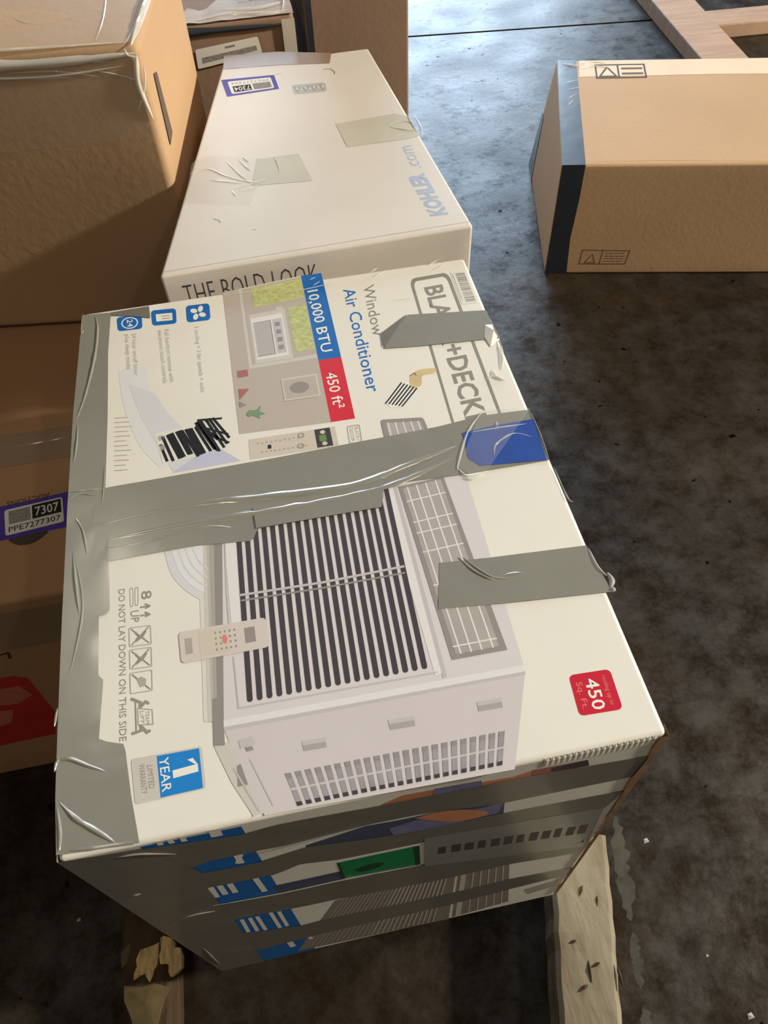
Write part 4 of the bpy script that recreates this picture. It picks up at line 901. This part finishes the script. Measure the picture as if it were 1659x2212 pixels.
def rough_beam(name, pts, w0, w1, z0, z1, m, seed, n=26):
    """weathered beam along a line with ragged sides; pts = two end points, widths at each end"""
    a, b = Vector(pts[0]), Vector(pts[1]); d = (b - a).normalized(); nn = Vector((-d.y, d.x)); V, Fc = [], []
    rr = random.Random(seed)
    for i in range(n):
        t = i / (n - 1); c = a + (b - a) * t; w = w0 + (w1 - w0) * t
        l = c + nn * (w / 2 + rr.uniform(-.0011, .0011)); q = c - nn * (w / 2 + rr.uniform(-.0011, .0011)); dz = rr.uniform(-.002, .001)
        V += [(l.x, l.y, z0), (l.x, l.y, z1 - .004 + dz), (l.x - nn.x * .006, l.y - nn.y * .006, z1 + dz), (c.x, c.y, z1 + rr.uniform(-.002, .001)),
              (q.x + nn.x * .006, q.y + nn.y * .006, z1 + dz), (q.x, q.y, z1 - .004 + dz), (q.x, q.y, z0)]
    for i in range(n - 1):
        for j in range(6): k = i * 7 + j; Fc.append((k, k + 1, k + 8, k + 7))
        Fc.append((i * 7, i * 7 + 7, i * 7 + 13, i * 7 + 6))
    Fc += [tuple(range(7)), tuple(range((n - 1) * 7 + 6, (n - 1) * 7 - 1, -1))]
    o = link(name, V, Fc, m, PA)
    bm = bmesh.new(); bm.from_mesh(o.data); bmesh.ops.recalc_face_normals(bm, faces=bm.faces); bm.to_mesh(o.data); bm.free()
    return o


rough_beam('runner', ((.150, -.42), (.283, .07)), .070, .078, 0, .08, 'wood_grey', 4)['label'] = 'weathered grey runner'
rough_beam('runner', ((-.305, -.30), (-.302, .33)), .046, .076, 0, .068, 'wood_dark', 8)['label'] = 'dark splintered runner'


def chip(name, pts, z0, z1, m):
    """ragged flake of torn wood"""
    n = len(pts); V = [(x, y, z0) for x, y in pts] + [(x, y, z1 + random.uniform(-.001, .001)) for x, y in pts]
    cx = sum(p[0] for p in pts) / n; cy = sum(p[1] for p in pts) / n; V.append((cx, cy, z1 + .002))
    o = link(name, V, [(i, (i + 1) % n, n + (i + 1) % n, n + i) for i in range(n)] + [(n + i, n + (i + 1) % n, 2 * n) for i in range(n)], m, PA)
    bm = bmesh.new(); bm.from_mesh(o.data); bmesh.ops.recalc_face_normals(bm, faces=bm.faces); bm.to_mesh(o.data); bm.free()
    return o


chip('splinter', [(-0.2837,0.0567), (-0.2795,0.0586), (-0.2696,0.0539), (-0.2656,0.0482), (-0.2659,0.0419), (-0.2589,0.0405), (-0.2563,0.0310), (-0.2574,0.0186), (-0.2640,0.0138), (-0.2722,0.0103), (-0.2749,0.0160), (-0.2718,0.0215), (-0.2775,0.0263), (-0.2844,0.0267), (-0.2859,0.0369), (-0.2834,0.0428)], .062, .073, 'wood_splinter')
chip('splinter', [(-0.3097,0.0481), (-0.2927,0.0500), (-0.2855,0.0523), (-0.2871,0.0346), (-0.2885,0.0275), (-0.2932,0.0217), (-0.2945,0.0158), (-0.2986,0.0095), (-0.3026,0.0154), (-0.3042,0.0203), (-0.3111,0.0192), (-0.3180,0.0159), (-0.3180,0.0231), (-0.3139,0.0300), (-0.3150,0.0376)], .062, .072, 'wood_splinter')
chip('splinter', [(-0.3278,0.0571), (-0.3219,0.0596), (-0.3249,0.0448), (-0.3289,0.0367), (-0.3347,0.0316), (-0.3348,0.0505)], .058, .068, 'wood_olive')
chip('splinter', [(-0.3306,0.0124), (-0.3095,0.0066), (-0.2935,0.0074), (-0.2743,-0.0005), (-0.2815,-0.0136), (-0.2875,-0.0286), (-0.2918,-0.0436), (-0.3183,-0.0383), (-0.3238,-0.0203), (-0.3306,-0.0047)], .060, .070, 'wood_olive')
for (x, y), a, ln in (((0.2528,-0.0838), .3, .006), ((0.2433,-0.0886), 1.4, .012), ((0.2333,-0.0539), .2, .005), ((0.2774,-0.1015), 1.5, .014), ((0.2297,-0.1044), .4, .007), ((0.2630,0.0003), .9, .008), ((0.2798,-0.0144), 1.2, .007)):
    c, sn = math.cos(a), math.sin(a)
    chip('nick', [(x + c * u - sn * w, y + sn * u + c * w) for u, w in ((-ln, 0), (-ln * .3, .0016), (ln * .5, .0022), (ln, 0), (ln * .2, -.0018))], .079, .0802, 'wood_dark')
for y0 in (.06, .25, .45): plank('deck_board', PA, -.225, .19, y0, y0 + .09, .08, .10, 'wood_dark', .002)
for x0 in (-.19, .10): plank('stringer', PA, x0, x0 + .04, .05, .55, 0, .08, 'wood_dark', .002)

# ------------------------------------------------------------------ scraps on the floor
for (x, y), s, lab in (((0.3963,0.0565), .0042, 'small pale scrap on the dark floor right of the printed carton'), ((0.4436,-0.1715), .0045, 'tiny white scrap on the floor at the lower right corner'), ((-0.4136,0.1160), .003, 'tiny grey scrap on the floor left of the splintered runner'), ((0.4190,-0.0969), .002, 'tiny tan crumb on the dark floor near the lower right')):
    o = link('paper_scrap', [(-s, -s * .6, 0), (s, -s * .4, 0), (s * .6, s, 0), (-s * .7, s * .7, 0), (0, 0, s * .8), (s * .4, s * .2, s * .6)], [(0, 3, 2, 1), (0, 1, 5, 4), (1, 2, 5), (2, 3, 4, 5), (3, 0, 4)], 'scrap')
    o.location = (x, y, 0); tag(o, lab, 'scrap')
